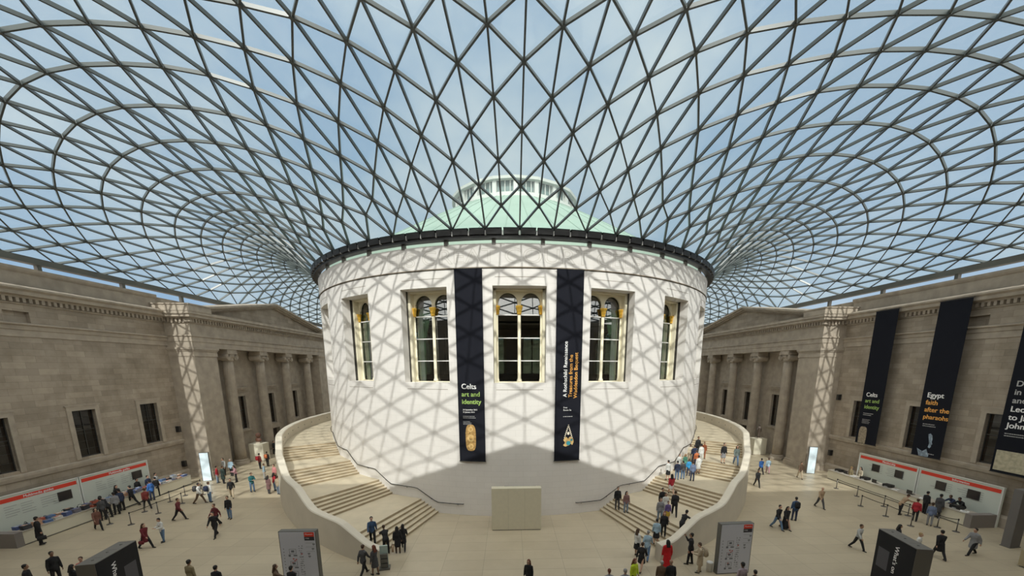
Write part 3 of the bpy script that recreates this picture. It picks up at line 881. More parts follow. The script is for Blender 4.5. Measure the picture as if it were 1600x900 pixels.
def sidewall(side, s):
    """s=-1 west (left), +1 east (right); everything written for +x and mirrored"""
    def mx(bm):
        if s < 0:
            bmesh.ops.transform(bm, matrix=Matrix.Scale(-1, 4, (1, 0, 0)), verts=bm.verts)
            bmesh.ops.reverse_faces(bm, faces=bm.faces)
        return bm

    def grid(bm, X, y0, y1, z0, z1, holes):
        ys = sorted({y0, y1, *[v for h in holes for v in h[:2]]})
        zs = sorted({z0, z1, *[v for h in holes for v in h[2:]]})
        for a, b_ in zip(ys[:-1], ys[1:]):
            for c_, d_ in zip(zs[:-1], zs[1:]):
                my, mz = (a + b_) / 2, (c_ + d_) / 2
                if any(h[0] < my < h[1] and h[2] < mz < h[3] for h in holes):
                    continue
                quad(bm, (X, a, c_), (X, b_, c_), (X, b_, d_), (X, a, d_))
        for h in holes:
            a, b_, c_, d_ = h
            Y = X + .55
            quad(bm, (X, a, c_), (Y, a, c_), (Y, a, d_), (X, a, d_))
            quad(bm, (X, b_, c_), (Y, b_, c_), (Y, b_, d_), (X, b_, d_))
            quad(bm, (X, a, c_), (X, b_, c_), (Y, b_, c_), (Y, a, c_))
            quad(bm, (X, a, d_), (X, b_, d_), (Y, b_, d_), (Y, a, d_))

    main_w = [-12.65 - 5.65 * i for i in range(6)]
    north_w = [23.6 + 5.65 * i for i in range(5)]
    holes_s = [(y - .87, y + .87, 4.4, 8.2) for y in main_w]
    holes_n = [(y - .87, y + .87, 4.4, 8.2) for y in north_w]
    bm = bmesh.new()
    grid(bm, WX, -46, -9.4, 0, 17.3, holes_s + [(-21.9, -20.4, 13.9, 15.5)])
    grid(bm, WX, 19.4, 51, 0, 17.3, holes_n)
    # blind back of the sunk frieze panel
    quad(bm, (WX + .28, -21.9, 13.9), (WX + .28, -20.4, 13.9), (WX + .28, -20.4, 15.5), (WX + .28, -21.9, 15.5))
    quad(bm, (WX + .55, -46, 17.3), (WX + .55, 51, 17.3), (WX + .55, 51, 18.5), (WX + .55, -46, 18.5))
    quad(bm, (WX + .55, -46, 18.5), (WX + .55, 51, 18.5), (WX + 3.5, 51, 18.5), (WX + 3.5, -46, 18.5))
    quad(bm, (WX + 3.5, -46, 18.5), (WX + 3.5, 51, 18.5), (WX + 3.5, 51, 0), (WX + 3.5, -46, 0))
    wall = structure(obj('wall_' + side, mx(bm), M_OLD))
    # plinth, sill band, strings, cornice, coping as running mouldings
    bm = bmesh.new()

    def run(prof, y0, y1):
        v0 = [bm.verts.new((x, y0, z)) for x, z in prof]
        v1 = [bm.verts.new((x, y1, z)) for x, z in prof]
        for k in range(len(prof) - 1):
            bm.faces.new((v0[k], v1[k], v1[k + 1], v0[k + 1]))
        bm.faces.new(v0)
        bm.faces.new(v1)

    B = WX + .02
    for y0, y1 in ((-46, -9.4), (19.4, 51)):
        run([(B, 0), (WX - .22, 0), (WX - .22, .75), (WX - .1, .9), (B, .95)], y0, y1)
        run([(B, 3.68), (WX - .1, 3.74), (WX - .16, 3.98), (WX - .16, 4.14), (B, 4.2)], y0, y1)
        run([(B, 13.72), (WX - .06, 13.75), (WX - .06, 14.2), (WX - .13, 14.24), (WX - .16, 14.5), (WX - .3, 14.58), (WX - .3, 14.66), (B, 14.74)], y0, y1)
        run([(B, 15.95), (WX - .1, 16.0), (WX - .1, 16.1), (B, 16.1)], y0, y1)
        run([(B, 16.42), (WX - .26, 16.42), (WX - .3, 16.52), (WX - .62, 16.6), (WX - .62, 16.84), (WX - .8, 16.98), (WX - .8, 17.1), (B, 17.32)], y0, y1)
        run([(B + .5, 17.25), (WX + .4, 17.25), (WX + .4, 18.25), (WX + .28, 18.36), (WX + .2, 18.5), (WX + .2, 18.66), (B + 1.2, 18.7)], y0, y1)
    obj('cornice', mx(bm), M_OLDP, wall)
    bm = bmesh.new()
    y = -45.9
    while y < 51:
        if not (-9.4 < y < 19.4):
            box(bm, WX - .27, WX + .02, y, y + .2, 16.12, 16.42)
        y += .38
    obj('dentils', mx(bm), M_OLDP, wall)

    # portico ---------------------------------------------------------
    p = thing('portico', 'stone portico with four Ionic columns and low pediment, %s of the rotunda' % ('left' if s < 0 else 'right'), 'portico', (0, 0, 0), group='stone porticoes in the side walls')
    p.location = (s * 34, 4.9, 0)
    inv = Matrix.Translation(-Vector(p.location))

    def pobj(name, bm, m, par=None, smooth=False):
        o = obj(name, mx(bm), m, None, smooth)
        o.parent = par or p
        if par is None:
            o.matrix_parent_inverse = inv
        return o
    PX = 32.9
    Y0, Y1 = -9.4, 19.4
    wy = [-1.1, 4.9, 10.9]
    bm = bmesh.new()
    grid(bm, 34.6, Y0 + 2.5, Y1 - 2.5, 0, 13.6, [(y - .85, y + .85, 3.9, 8.05) for y in wy] + [(4.05, 6.15, 0, 3.1)])
    pobj('back_wall', bm, M_OLDP)
    for a, b_ in ((Y0, Y0 + 3.1), (Y1 - 2.9, Y1)):
        bm = bmesh.new()
        box(bm, PX, 36.2, a, b_, 0, 13.62)
        pier = pobj('pier', bm, M_OLDP)
        bm = bmesh.new()
        for e, z0, z1 in ((.06, 12.72, 12.96), (.05, 12.95, 13.25), (.12, 13.25, 13.4), (.2, 13.4, 13.62)):
            box(bm, PX - e, 36.2, a - e, b_ + e, z0, z1)
        pobj('pier_capital', bm, M_OLDP, pier)
        bm = bmesh.new()
        for e, z0, z1 in ((.16, 0, .55), (.09, .55, .8)):
            box(bm, PX - e, 36.2, a - e, b_ + e, z0, z1)
        pobj('pier_base', bm, M_OLDP, pier)
    bm = bmesh.new()
    for e, z0, z1 in ((0, 13.62, 14.2), (.05, 14.2, 14.72), (.14, 14.72, 14.86), (.0, 14.86, 16.05), (.1, 16.0, 16.1), (.3, 16.42, 16.55), (.6, 16.55, 16.85), (.72, 16.85, 17.12)):
        box(bm, PX - e, 36.4, Y0 - e, Y1 + e, z0, z1)
    pobj('entablature', bm, M_OLDP)
    bm = bmesh.new()
    y = Y0 - .2
    while y < Y1 + .1:
        box(bm, PX - .25, PX + .3, y, y + .2, 16.1, 16.42)
        y += .38
    x = PX - .2
    while x < 36:
        for yy in (Y0 - .25, Y1 - .3):
            box(bm, x, x + .2, yy, yy + .55, 16.1, 16.42)
        x += .38
    pobj('dentils', bm, M_OLDP)
    yc = (Y0 + Y1) / 2
    zr = 17.12
    ap = 20.05
    bm = bmesh.new()              # tympanum set back, raking cornices
    quad(bm, (PX + .1, Y0, zr), (PX + .1, Y1, zr), (PX + .1, yc, ap - .5), (PX + .1, yc, ap - .5))
    bmesh.ops.remove_doubles(bm, verts=bm.verts, dist=.001)
    pobj('tympanum', bm, M_OLD)
    bm = bmesh.new()
    e = .69
    for ya, sg in ((Y0 - e, 1), (Y1 + e, -1)):
        for (xf, zo, th) in ((PX - .72, 0, .22), (PX - .5, -.22, .2), (PX - .22, -.42, .16)):
            sl = (ap - zr - .25) / (yc - (Y0 - e))
            v = []
            for yy, zz in ((ya, zr + .25), (yc, ap)):
                for xx in (xf, 35.9):
                    for dz in (zo, zo - th):
                        v.append(bm.verts.new((xx, yy, zz + dz)))
            for f in ((0, 1, 3, 2), (4, 6, 7, 5), (0, 4, 5, 1), (2, 3, 7, 6), (0, 2, 6, 4), (1, 5, 7, 3)):
                bm.faces.new([v[k] for k in f])
    pobj('raking_cornice', bm, M_OLDP)
    for a, b_ in ((Y0 - .6, Y0 + 2.2), (Y1 - 2.2, Y1 + .6)):   # attic blocks either end
        bm = bmesh.new()
        box(bm, PX - .76, 36.2, a - .16, b_, 17.1, 17.68)
        box(bm, PX - .84, 36.2, a - .24, b_ + .08, 17.68, 17.8)
        pobj('acroterion_block', bm, M_OLDP)
    # columns
    for yy in (-3.75, 2.05, 7.85, 13.85):
        cx = 33.66
        bm = bmesh.new()
        nseg = 96
        prof = []
        for q in range(9):
            f = q / 8
            prof.append((.60 - .08 * f ** 1.6, .55 + (12.35 - .55) * f))
        lathe(bm, prof, nseg, s * cx, yy, lambda k, z: 1 - .055 * abs(math.sin(PI * (k / nseg) * 24)) ** .7)
        cobj = obj('column', bm, M_OLDP, None, True)
        cobj.parent = p
        cobj.matrix_parent_inverse = inv
        bm = bmesh.new()
        lathe(bm, [(.9, 0), (.9, .14), (.84, .16), (.88, .26), (.84, .34), (.72, .38), (.72, .44), (.76, .5), (.7, .56), (.66, .6)], 40, s * cx, yy)
        obj('column_base', bm, M_OLDP, cobj, True)
        bm = bmesh.new()
        lathe(bm, [(.56, 12.3), (.62, 12.45), (.6, 12.6), (.74, 12.85), (.74, 12.95)], 40, s * cx, yy)
        for vy in (-.62, .62):    # volutes: scroll bolsters running front to back
            M_ = Matrix.Translation((s * cx, yy + vy, 12.78)) @ Matrix.Rotation(PI / 2, 4, 'Y')
            bmesh.ops.create_cone(bm, cap_ends=True, segments=24, radius1=.36, radius2=.36, depth=1.32, matrix=M_)
            for xs in (-1, 1):
                sp = []
                for q in range(40):
                    a = q / 39 * 4.2 * PI
                    rr = .36 * (1 - q / 44)
                    sp.append((s * cx + xs * .67, yy + vy + rr * math.sin(a) * (1 if vy > 0 else -1), 12.78 + rr * math.cos(a)))
                tube(bm, sp, .035, 5)
        box(bm, s * cx - .66, s * cx + .66, yy - .62, yy + .62, 12.86, 13.12)
        box(bm, s * cx - .74, s * cx + .74, yy - .8, yy + .8, 13.12, 13.34)
        box(bm, s * cx - .7, s * cx + .7, yy - .76, yy + .76, 13.34, 13.62)
        obj('column_capital', bm, M_OLDP, cobj)
    # portal surround
    bm = bmesh.new()
    for a, b_, z0, z1 in ((3.65, 4.05, 0, 3.1), (6.15, 6.55, 0, 3.1), (3.65, 6.55, 3.1, 3.45), (3.45, 6.75, 3.45, 3.62)):
        box(bm, 34.42, 34.62, a, b_, z0, z1)
    pobj('door_surround', bm, M_OLDP)
    d = holder('door_%d' % (1 if s < 0 else 2))
    bm = bmesh.new()
    for a, b_ in ((4.05, 5.08), (5.12, 6.15)):
        box(bm, 34.95, 35.02, a, b_, 0, 3.1)
        for z0, z1 in ((.3, 1.3), (1.6, 2.9)):
            box(bm, 34.91, 34.96, a + .15, b_ - .15, z0, z1)
    obj('door_leaf', mx(bm), M_DARKIN, d)
    # windows of the wall
    n0 = 20 if s < 0 else 40
    for X, ys, z0, z1, hood in ((WX, main_w + north_w, 4.4, 8.2, False), (34.6, wy, 3.9, 8.05, True)):
        for y in ys:
            w = holder('window_%d' % n0)
            n0 += 1
            bm = bmesh.new()
            hw = .87 if not hood else .85
            for a, b_, c_, d_ in ((y - hw - .34, y - hw, z0 - .1, z1 + .34), (y + hw, y + hw + .34, z0 - .1, z1 + .34), (y - hw, y + hw, z1, z1 + .34)):
                box(bm, X - .09, X + .03, a, b_, c_, d_)
            box(bm, X - .12, X + .03, y - hw - .42, y + hw + .42, z1 + .34, z1 + .42)
            if hood:
                box(bm, X - .12, X + .03, y - hw - .1, y + hw + .1, 8.5, 8.85)
                box(bm, X - .34, X + .03, y - hw - .42, y + hw + .42, 8.85, 9.05)
                box(bm, X - .42, X + .03, y - hw - .5, y + hw + .5, 9.05, 9.16)
                box(bm, X - .2, X + .03, y - hw - .4, y + hw + .4, z0 - .32, z0 - .1)
            obj('window_surround', mx(bm), M_OLDP, w)
            bm = bmesh.new()
            for a, b_, c_, d_ in ((y - hw, y - hw + .07, z0, z1), (y + hw - .07, y + hw, z0, z1), (y - hw, y + hw, z0, z0 + .1), (y - hw, y + hw, z1 - .07, z1),
                                  (y - .03, y + .03, z0, z1), (y - hw, y + hw, (z0 + z1) / 2 + .25, (z0 + z1) / 2 + .32)):
                box(bm, X + .20, X + .26, a, b_, c_, d_)
            for q in range(1, 6):
                zz = z0 + (z1 - z0) * q / 6
                box(bm, X + .205, X + .25, y - hw, y + hw, zz - .007, zz + .007)
            obj('window_frame', mx(bm), M_FRAME, w)
            bm = bmesh.new()
            quad(bm, (X + .24, y - hw, z0), (X + .24, y + hw, z0), (X + .24, y + hw, z1), (X + .24, y - hw, z1))
            obj('pane', mx(bm), M_DARKG2, w)
            bm = bmesh.new()
            box(bm, X + .9, X + .95, y - hw - .3, y + hw + .3, z0 - .3, z1 + .3)
            obj('blind', mx(bm), mat('brown_blind', (0.035, 0.022, 0.018), 0.9), w)
    return wall, p


wall_w, port_w = sidewall('west', -1)
wall_e, port_e = sidewall('east', 1)

# north wall, hidden behind the rotunda but closing the court
bm = bmesh.new()
quad(bm, (-36, 50.9, 0), (36, 50.9, 0), (36, 50.9, 18.6), (-36, 50.9, 18.6))
quad(bm, (-36, 50.9, 18.6), (36, 50.9, 18.6), (36, 53, 18.6), (-36, 53, 18.6))
structure(obj('wall_north', bm, M_OLD))

# unseen south range, open at the viewpoint; shaped to cast its shadow
bm = bmesh.new()
SY = -46.0
box(bm, -9.6, 9.6, SY - .6, SY, 0, 8.7)
box(bm, -12.4, 12.4, SY - .6, SY, 17.5, 19.22)
for s_ in (-1, 1):
    for x0, x1, y0, y1, z0, z1 in ((9.6, 15.8, SY - .6, SY, 0, 18.0), (15.8, 36, -41.2, -40.6, 0, 18.0), (15.8, 16.4, SY, -41.2, 0, 18.0), (12.4, 36, SY - .6, -40.6, 18.0, 18.66)):
        a, b_ = sorted((s_ * x0, s_ * x1))
        box(bm, a, b_, y0, y1, z0, z1)
box(bm, -12.4, 12.4, SY - .6, -41.5, 19.0, 19.1)  # flat slab added to stop sun leaking under the gable
pp = [(-12.4, 19.12), (-10.3, 19.4), (-5.7, 19.87), (0, 21.35), (5.7, 19.87), (10.3, 19.4), (12.4, 19.12)]
for (xa, za), (xb, zb) in zip(pp[:-1], pp[1:]):
    v = [bm.verts.new(p) for yy in (-43.0, -41.5) for p in ((xa, yy, 19.0), (xb, yy, 19.0), (xb, yy, zb), (xa, yy, za))]
    for f in ((0, 1, 2, 3), (7, 6, 5, 4), (0, 4, 5, 1), (1, 5, 6, 2), (2, 6, 7, 3), (3, 7, 4, 0)):
        bm.faces.new([v[k] for k in f])
wall_s = structure(obj('wall_south', bm, M_OLD))
bm = bmesh.new()                # room box added round the viewpoint so no sun passes
box(bm, -9.6, 9.6, -56, SY - .6, 8.5, 8.7)
box(bm, -9.6, 9.6, -56, SY, 17.75, 18.0)
box(bm, -9.8, -9.6, -56, SY, 8.5, 18)
box(bm, 9.6, 9.8, -56, SY, 8.5, 18)
box(bm, -9.8, 9.8, -56.2, -56, 8.5, 18)
obj('gallery_room', bm, M_OLD, wall_s)

# ================================================================== STAIRCASES ROUND THE ROTUNDA
S0, SPAN, FLW, NST, RISE = 17.6, 11.9, 4.8, 6, 1.04
ROUT = [(15.0, 30.85), (17, 30.6), (19.6, 30.4), (27, 29.55), (34.6, 28.75), (40.8, 28.1), (50, 27.4), (57, 26.95), (65, 26.7), (75, 26.6), (85, 26.7), (95, 27.0), (105, 27.7), (120, 28.8)]


def lerp(tab, x):
    if x <= tab[0][0]:
        return tab[0][1]
    for (a, b_), (c_, d_) in zip(tab[:-1], tab[1:]):
        if x <= c_:
            return b_ + (d_ - b_) * (x - a) / (c_ - a)
    return tab[-1][1]


def rout(t):
    return sum(lerp(ROUT, t + dt) for dt in (-3, -1.5, 0, 1.5, 3)) / 5


def ramp(t):
    if t < S0:
        return 0
    k = int((t - S0) // SPAN)
    f = (t - S0) - k * SPAN
    return RISE * (k + min(1, f / FLW)) if k < 4 else 4 * RISE


def sramp(t):
    return sum(ramp(t + dt) for dt in (-.8, -.4, 0, .4, .8)) / 5


TEND = 112


def staircase(s, where):
    def P(t, r, z):
        a = math.radians(t)
        return (s * r * math.sin(a), -r * math.cos(a), z)
    th = thing('staircase', 'broad curved pale stone staircase wrapping the %s side of the rotunda' % where, 'staircase',
               P(20, 26, 0), group='curved stairs round the rotunda')
    inv = Matrix.Translation(-Vector(th.location))

    def po(name, bm, m, par=None, smooth=False):
        o = obj(name, bm, m, None, smooth)
        o.parent = par or th
        if par is None:
            o.matrix_parent_inverse = inv
        return o
    levels = []
    t = S0
    z = 0
    for k in range(4):
        for i in range(NST):
            levels.append((S0 + k * SPAN + i * FLW / NST, (k * NST + i + 1) * RISE / NST))
    lv = levels + [(TEND, levels[-1][1])]
    bm = bmesh.new()
    zb = 0
    for (t0, z0), (t1, _) in zip(lv[:-1], lv[1:]):
        ri = lambda t: rout(t) - .2
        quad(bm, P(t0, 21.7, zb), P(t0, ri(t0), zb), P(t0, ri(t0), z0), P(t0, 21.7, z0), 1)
        n = max(1, int((t1 - t0) / 1.2))
        for q in range(n):
            a, b_ = t0 + (t1 - t0) * q / n, t0 + (t1 - t0) * (q + 1) / n
            quad(bm, P(a, 21.7, z0), P(a, ri(a), z0), P(b_, ri(b_), z0), P(b_, 21.7, z0))
        if t1 - t0 < 2:          # slight overhanging nosing
            quad(bm, P(t0 - .045, 21.7, z0), P(t0 - .045, ri(t0), z0), P(t0, ri(t0), z0), P(t0, 21.7, z0))
            quad(bm, P(t0 - .045, 21.7, z0), P(t0 - .045, ri(t0), z0), P(t0 - .045, ri(t0), z0 - .03), P(t0 - .045, 21.7, z0 - .03))
        zb = z0
    quad(bm, P(TEND, 21.7, 0), P(TEND, rout(TEND) - .2, 0), P(TEND, rout(TEND) - .2, zb), P(TEND, 21.7, zb))
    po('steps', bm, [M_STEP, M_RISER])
    # outer parapet wall
    bm = bmesh.new()
    N = 110
    prev = None
    T0 = 15.6
    for i in range(N + 1):
        t = T0 + (TEND - T0) * i / N
        ro = rout(t)
        zt = sramp(t + .2) + 1.12
        prof = [(ro, 0), (ro, zt - .06), (ro - .06, zt), (ro - .50, zt), (ro - .56, zt - .06), (ro - .56, max(0, ramp(t) - .3))]
        cur = [bm.verts.new(P(t, r, z)) for r, z in prof]
        if prev:
            for k in range(len(prof) - 1):
                bm.faces.new((prev[k], cur[k], cur[k + 1], prev[k + 1]))
        else:
            bm.faces.new(cur)
        prev = cur
    bm.faces.new(prev)
    po('parapet', bm, M_PARA, smooth=False)
    # small floor-level lights along the inner face of the parapet
    for t in range(58, 110, 5):
        bm = bmesh.new()
        p = Vector(P(t, rout(t) - .57, ramp(t) + .55))
        M_ = Matrix.Translation(p) @ Matrix.Rotation(s * math.radians(t), 4, 'Z') @ Matrix.Rotation(PI / 2, 4, 'X')
        bmesh.ops.create_cone(bm, cap_ends=True, segments=10, radius1=.06, radius2=.06, depth=.03, matrix=M_)
        po('step_light', bm, M_SIGNE)
    # handrail fixed to the rotunda
    bm = bmesh.new()
    pts = [P(t * .8 + 11.8, 22.02, .93 + ramp(t * .8 + 11.8)) for t in range(0, 90)]
    pts = [P(11.8, 21.92, .93)] + pts
    tube(bm, pts, .032, 8)
    hr = obj('handrail', bm, M_BLACK, None, True)
    hr.parent = th
    hr.matrix_parent_inverse = inv
    for t in range(13, 82, 6):
        bm = bmesh.new()
        zz = .93 + ramp(t)
        tube(bm, [P(t, 21.88, zz - .12), P(t, 21.98, zz - .12), P(t, 22.02, zz - .03)], .016, 6)
        obj('rail_bracket', bm, M_BLACK, hr)
    return th


staircase(-1, 'left')
staircase(1, 'right')

# short rail on the rotunda behind the cream box
bm = bmesh.new()
t_ = [(-3.2 + 6.4 * i / 10) for i in range(11)]
tube(bm, [dpt(a, 2.5, 21.98) for a in t_], .03, 8)
hr = tag(obj('wall_rail', bm, M_BLACK, smooth=True), 'short black rail on the rotunda wall behind the cream box', 'rail')
for a in (-2.8, 0, 2.8):
    bm = bmesh.new()
    tube(bm, [dpt(a, 2.4, 21.88), dpt(a, 2.4, 21.95), dpt(a, 2.48, 21.98)], .015, 6)
    obj('rail_bracket', bm, M_BLACK, hr)

# cream box in front of the rotunda
bx = thing('screen_box', 'large plain cream box standing in front of the white rotunda', 'box', (-.33, -24.27, 0))
bm = bmesh.new()
box(bm, -1.77, 1.77, -.28, .28, .06, 3.16)
bmesh.ops.bevel(bm, geom=bm.edges[:], offset=.015, segments=1)
obj('panel_body', bm, M_BOX, bx)
bm = bmesh.new()
box(bm, -1.74, 1.74, -.26, .26, 0, .06)
obj('base_strip', bm, M_SIGNE, bx)
bm = bmesh.new()
for x in (-.59, .59):
    box(bm, x - .006, x + .006, -.284, -.279, .06, 3.16)
obj('panel_joint', bm, mat('box_joint', (0.42, 0.40, 0.31), 0.6), bx)

# ================================================================== BANNERS
def banner(label, origin, u, w, ztop, zbot, group=None, arm=.17):
    """flat cloth banner; u = reading direction, faces u x up"""
    u = Vector(u).normalized()
    n = u.cross(Vector((0, 0, 1)))
    b_ = thing('banner', label, 'banner', origin, 0, group)
    inv = Matrix.Translation(-Vector(origin))
    o = Vector(origin)
    o.z = 0
    L = lambda a, z, d=0.0: o + u * a + Vector((0, 0, z)) + n * d
    bm = bmesh.new()
    K = 16
    rows = []
    for i in range(K + 1):
        z = ztop + (zbot - ztop) * i / K
        rows.append([[bm.verts.new(L(a, z, d)) for a in (-w / 2, -w / 4, 0, w / 4, w / 2)] for d in (0, -.015)])
    for r0, r1 in zip(rows[:-1], rows[1:]):
        for q in range(4):
            for dd in (0, 1):
                bm.faces.new((r0[dd][q], r1[dd][q], r1[dd][q + 1], r0[dd][q + 1]))
    c = obj('cloth', bm, M_BANNER)
    kids = [c]
    for z in (ztop, zbot):
        bm2 = bmesh.new()
        tube(bm2, [L(-w / 2 - .04, z, -.01), L(w / 2 + .04, z, -.01)], .03, 8)
        kids.append(obj('banner_rod', bm2, M_BLACK))
    for a in (-w / 2 + .12, w / 2 - .12):
        bm2 = bmesh.new()
        tube(bm2, [L(a, ztop + .01, -.01), L(a, ztop + .01, -arm)], .022, 6)
        kids.append(obj('banner_bracket', bm2, M_BLACK))
    for x in kids:
        x.parent = b_
        x.matrix_parent_inverse = inv
    return b_, L, u, inv


def lettering(par, inv, L, u, lines, name='lettering'):
    """lines: (text, a, z, size, material)"""
    by = {}
    for s_, a, z, size, m in lines:
        by.setdefault(m.name, (m, []))[1].append((s_, a, z, size))
    for m, ls in by.values():
        bm = bmesh.new()
        for s_, a, z, size in ls:
            add_text(bm, s_, size, u, Vector((0, 0, 1)), L(a, z, .012), bold=size * .045)
        o = obj(name, bm, m)
        o.parent = par
        o.matrix_parent_inverse = inv


def small_lines(bm, L, a0, z, n, wmax, dz, h=.035, seed=0):
    rnd = random.Random(seed)
    for i in range(n):
        a = a0
        end = a0 + wmax * (.7 + .3 * rnd.random())
        while a < end:
            ww = .03 + .09 * rnd.random()
            quad(bm, L(a, z - i * dz, .014), L(min(end, a + ww), z - i * dz, .014), L(min(end, a + ww), z - i * dz + h, .014), L(a, z - i * dz + h, .014))
            a += ww + .025


# rotunda, left: Celts
def drum_banner(t, label):
    a = math.radians(t)
    org = (22.06 * math.sin(a), -22.06 * math.cos(a), 4.48)
    return banner(label, org, (math.cos(a), math.sin(a), 0), 2.03, 18.43, 4.48, 'exhibition banners on the rotunda')


b_, L, u, inv = drum_banner(-9.5, 'black banner reading Celts art and identity, hanging on the rotunda left of the central window')
lettering(b_, inv, L, u, [('Celts', -.74, 10.02, .54, M_TXW), ('art and', -.73, 9.46, .49, M_TXG), ('identity', -.73, 8.90, .49, M_TXG),
                          ('24 September 2015', -.66, 8.42, .14, M_TXW), ('31 January 2016', -.66, 8.24, .14, M_TXW)])
bm = bmesh.new()
small_lines(bm, L, -.66, 7.95, 2, 1.15, .12, .04, 3)
small_lines(bm, L, -.66, 7.55, 3, .7, .1, .035, 4)
o = obj('small_print', bm, M_TXGR)
o.parent = b_
o.matrix_parent_inverse = inv


def relief(b_, inv, L, parts, name='picture'):
    for nm_, bm, m in parts:
        o = obj(nm_, bm, m, None, True)
        o.parent = b_
        o.matrix_parent_inverse = inv


def disc(bm, L, a, z, ra, rz, d, n=28, a0=0, a1=2 * PI, power=2.0):
    vs = []
    for i in range(n):
        t = a0 + (a1 - a0) * i / n
        c_, s_ = math.cos(t), math.sin(t)
        vs.append(bm.verts.new(L(a + ra * math.copysign(abs(c_) ** (2 / power), c_), z + rz * math.copysign(abs(s_) ** (2 / power), s_), d)))
    bm.faces.new(vs)


M_BRONZE = mat('printed_bronze', (0.42, 0.25, 0.08), 0.6, noise=0.45, nscale=7)
M_BRONZEL = mat('printed_bronze_light', (0.62, 0.42, 0.17), 0.6, noise=0.3, nscale=9)
M_TEAL = mat('printed_teal', (0.03, 0.25, 0.30), 0.6)
M_PEARL = mat('printed_pearl', (0.75, 0.68, 0.55), 0.6)
M_STONEP = mat('printed_stone', (0.30, 0.25, 0.18), 0.8, noise=0.4, nscale=6)
M_MARB = mat('printed_blue_marble', (0.25, 0.32, 0.40), 0.6, noise=0.5, nscale=5)
bm1, bm2, bm3 = bmesh.new(), bmesh.new(), bmesh.new()
disc(bm1, L, -.10, 6.32, .40, 1.02, .012, 40, power=3.2)
for z, r in ((6.98, .2), (6.3, .27), (5.66, .2)):
    disc(bm2, L, -.10, z, r, r * 1.05, .016)
    disc(bm3, L, -.10, z, r * .45, r * .5, .02)
relief(b_, inv, L, [('printed_shield', bm1, M_BRONZE), ('shield_roundel', bm2, M_BRONZEL), ('shield_boss', bm3, M_BRONZE)])

b_, L, u, inv = drum_banner(9.5, 'black banner with sideways lettering A Rothschild Renaissance, right of the central rotunda window')
Z = Vector((0, 0, 1))
for s_, a, z, size, m in (('A Rothschild Renaissance', -.12, 9.40, .395, M_TXW), ('Treasures from the', .30, 9.36, .40, M_TXO), ('Waddesdon Bequest', .70, 9.30, .40, M_TXO)):
    bm = bmesh.new()
    add_text(bm, s_, size, Z, -u, L(a, z, .012), bold=.012)
    o = obj('lettering', bm, m)
    o.parent = b_
    o.matrix_parent_inverse = inv
lettering(b_, inv, L, u, [('Free', -.36, 8.55, .17, M_TXW), ('Room 2a', -.36, 8.36, .17, M_TXW)])
bm = bmesh.new()
small_lines(bm, L, -.36, 7.9, 1, .9, .1, .05, 9)
o = obj('small_print', bm, M_TXGR)
o.parent = b_
o.matrix_parent_inverse = inv
bm1, bm2, bm3 = bmesh.new(), bmesh.new(), bmesh.new()
for i in range(8):
    f = i / 7
    for sg in (-1, 1):
        disc(bm1, L, .08 + sg * .30 * f, 7.25 - .95 * f, .05, .06, .016, 10)
disc(bm1, L, .08, 6.62, .1, .12, .016, 14)
for a, z, ra, rz in ((-.1, 6.12, .2, .24), (.25, 6.15, .2, .22), (.08, 5.9, .28, .24), (-.12, 5.72, .2, .13), (.4, 6.0, .12, .3)):
    disc(bm2, L, a, z, ra, rz, .012, 12, power=1.4)
disc(bm3, L, .1, 5.86, .17, .17, .018, 16)
disc(bm3, L, .34, 6.1, .1, .08, .018, 12)
relief(b_, inv, L, [('printed_pearls', bm1, M_PEARL), ('printed_jewel', bm2, M_BRONZEL), ('printed_enamel', bm3, M_TEAL)])

# right wall banners; reading direction is -y
def wall_banner(yc, w, label):
    return banner(label, (34.54, yc, 4.12), (0, -1, 0), w, 16.85, 4.12, 'exhibition banners on the right wall', .13)


b_, L, u, inv = wall_banner(-14.56, 2.2, 'narrow black banner reading Celts art and identity on the right-hand side wall')
lettering(b_, inv, L, u, [('Celts', -.72, 8.78, .56, M_TXW), ('art and', -.72, 8.20, .51, M_TXG), ('identity', -.72, 7.60, .51, M_TXG)])
bm = bmesh.new()
small_lines(bm, L, -.7, 7.1, 2, 1.2, .16, .06, 5)
small_lines(bm, L, -.7, 6.5, 4, .9, .12, .04, 6)
o = obj('small_print', bm, M_TXGR)
o.parent = b_
o.matrix_parent_inverse = inv
bm1 = bmesh.new()
disc(bm1, L, -.42, 4.85, .42, .95, .012, 30, power=4)
relief(b_, inv, L, [('printed_stone_head', bm1, M_STONEP)])

b_, L, u, inv = wall_banner(-20.15, 2.28, 'black banner reading Egypt faith after the pharaohs on the right-hand side wall')
lettering(b_, inv, L, u, [('Egypt', -.76, 9.12, .58, M_TXW), ('faith', -.76, 8.52, .54, M_TXO), ('after the', -.76, 7.92, .54, M_TXO), ('pharaohs', -.76, 7.32, .52, M_TXO)])
bm = bmesh.new()
small_lines(bm, L, -.66, 6.85, 2, 1.2, .16, .06, 8)
small_lines(bm, L, .2, 4.4, 1, .6, .16, .06, 8)
o = obj('small_print', bm, M_TXGR)
o.parent = b_
o.matrix_parent_inverse = inv
bm1, bm2 = bmesh.new(), bmesh.new()
face = [(-.06, 6.05), (.1, 6.15), (.26, 6.0), (.32, 5.7), (.30, 5.45), (.38, 5.28), (.3, 5.2), (.3, 5.02), (.2, 4.9), (.08, 4.98), (.12, 5.3), (.05, 5.6)]
bm1.faces.new([bm1.verts.new(L(a, z, .012)) for a, z in face])
bust = [(-.75, 4.75), (-.3, 4.55), (.0, 4.8), (.25, 4.3), (.2, 4.1), (-.5, 4.1)]
bm2.faces.new([bm2.verts.new(L(a, z, .012)) for a, z in bust])
relief(b_, inv, L, [('printed_profile', bm1, M_MARB), ('printed_drapery', bm2, M_MARB)])

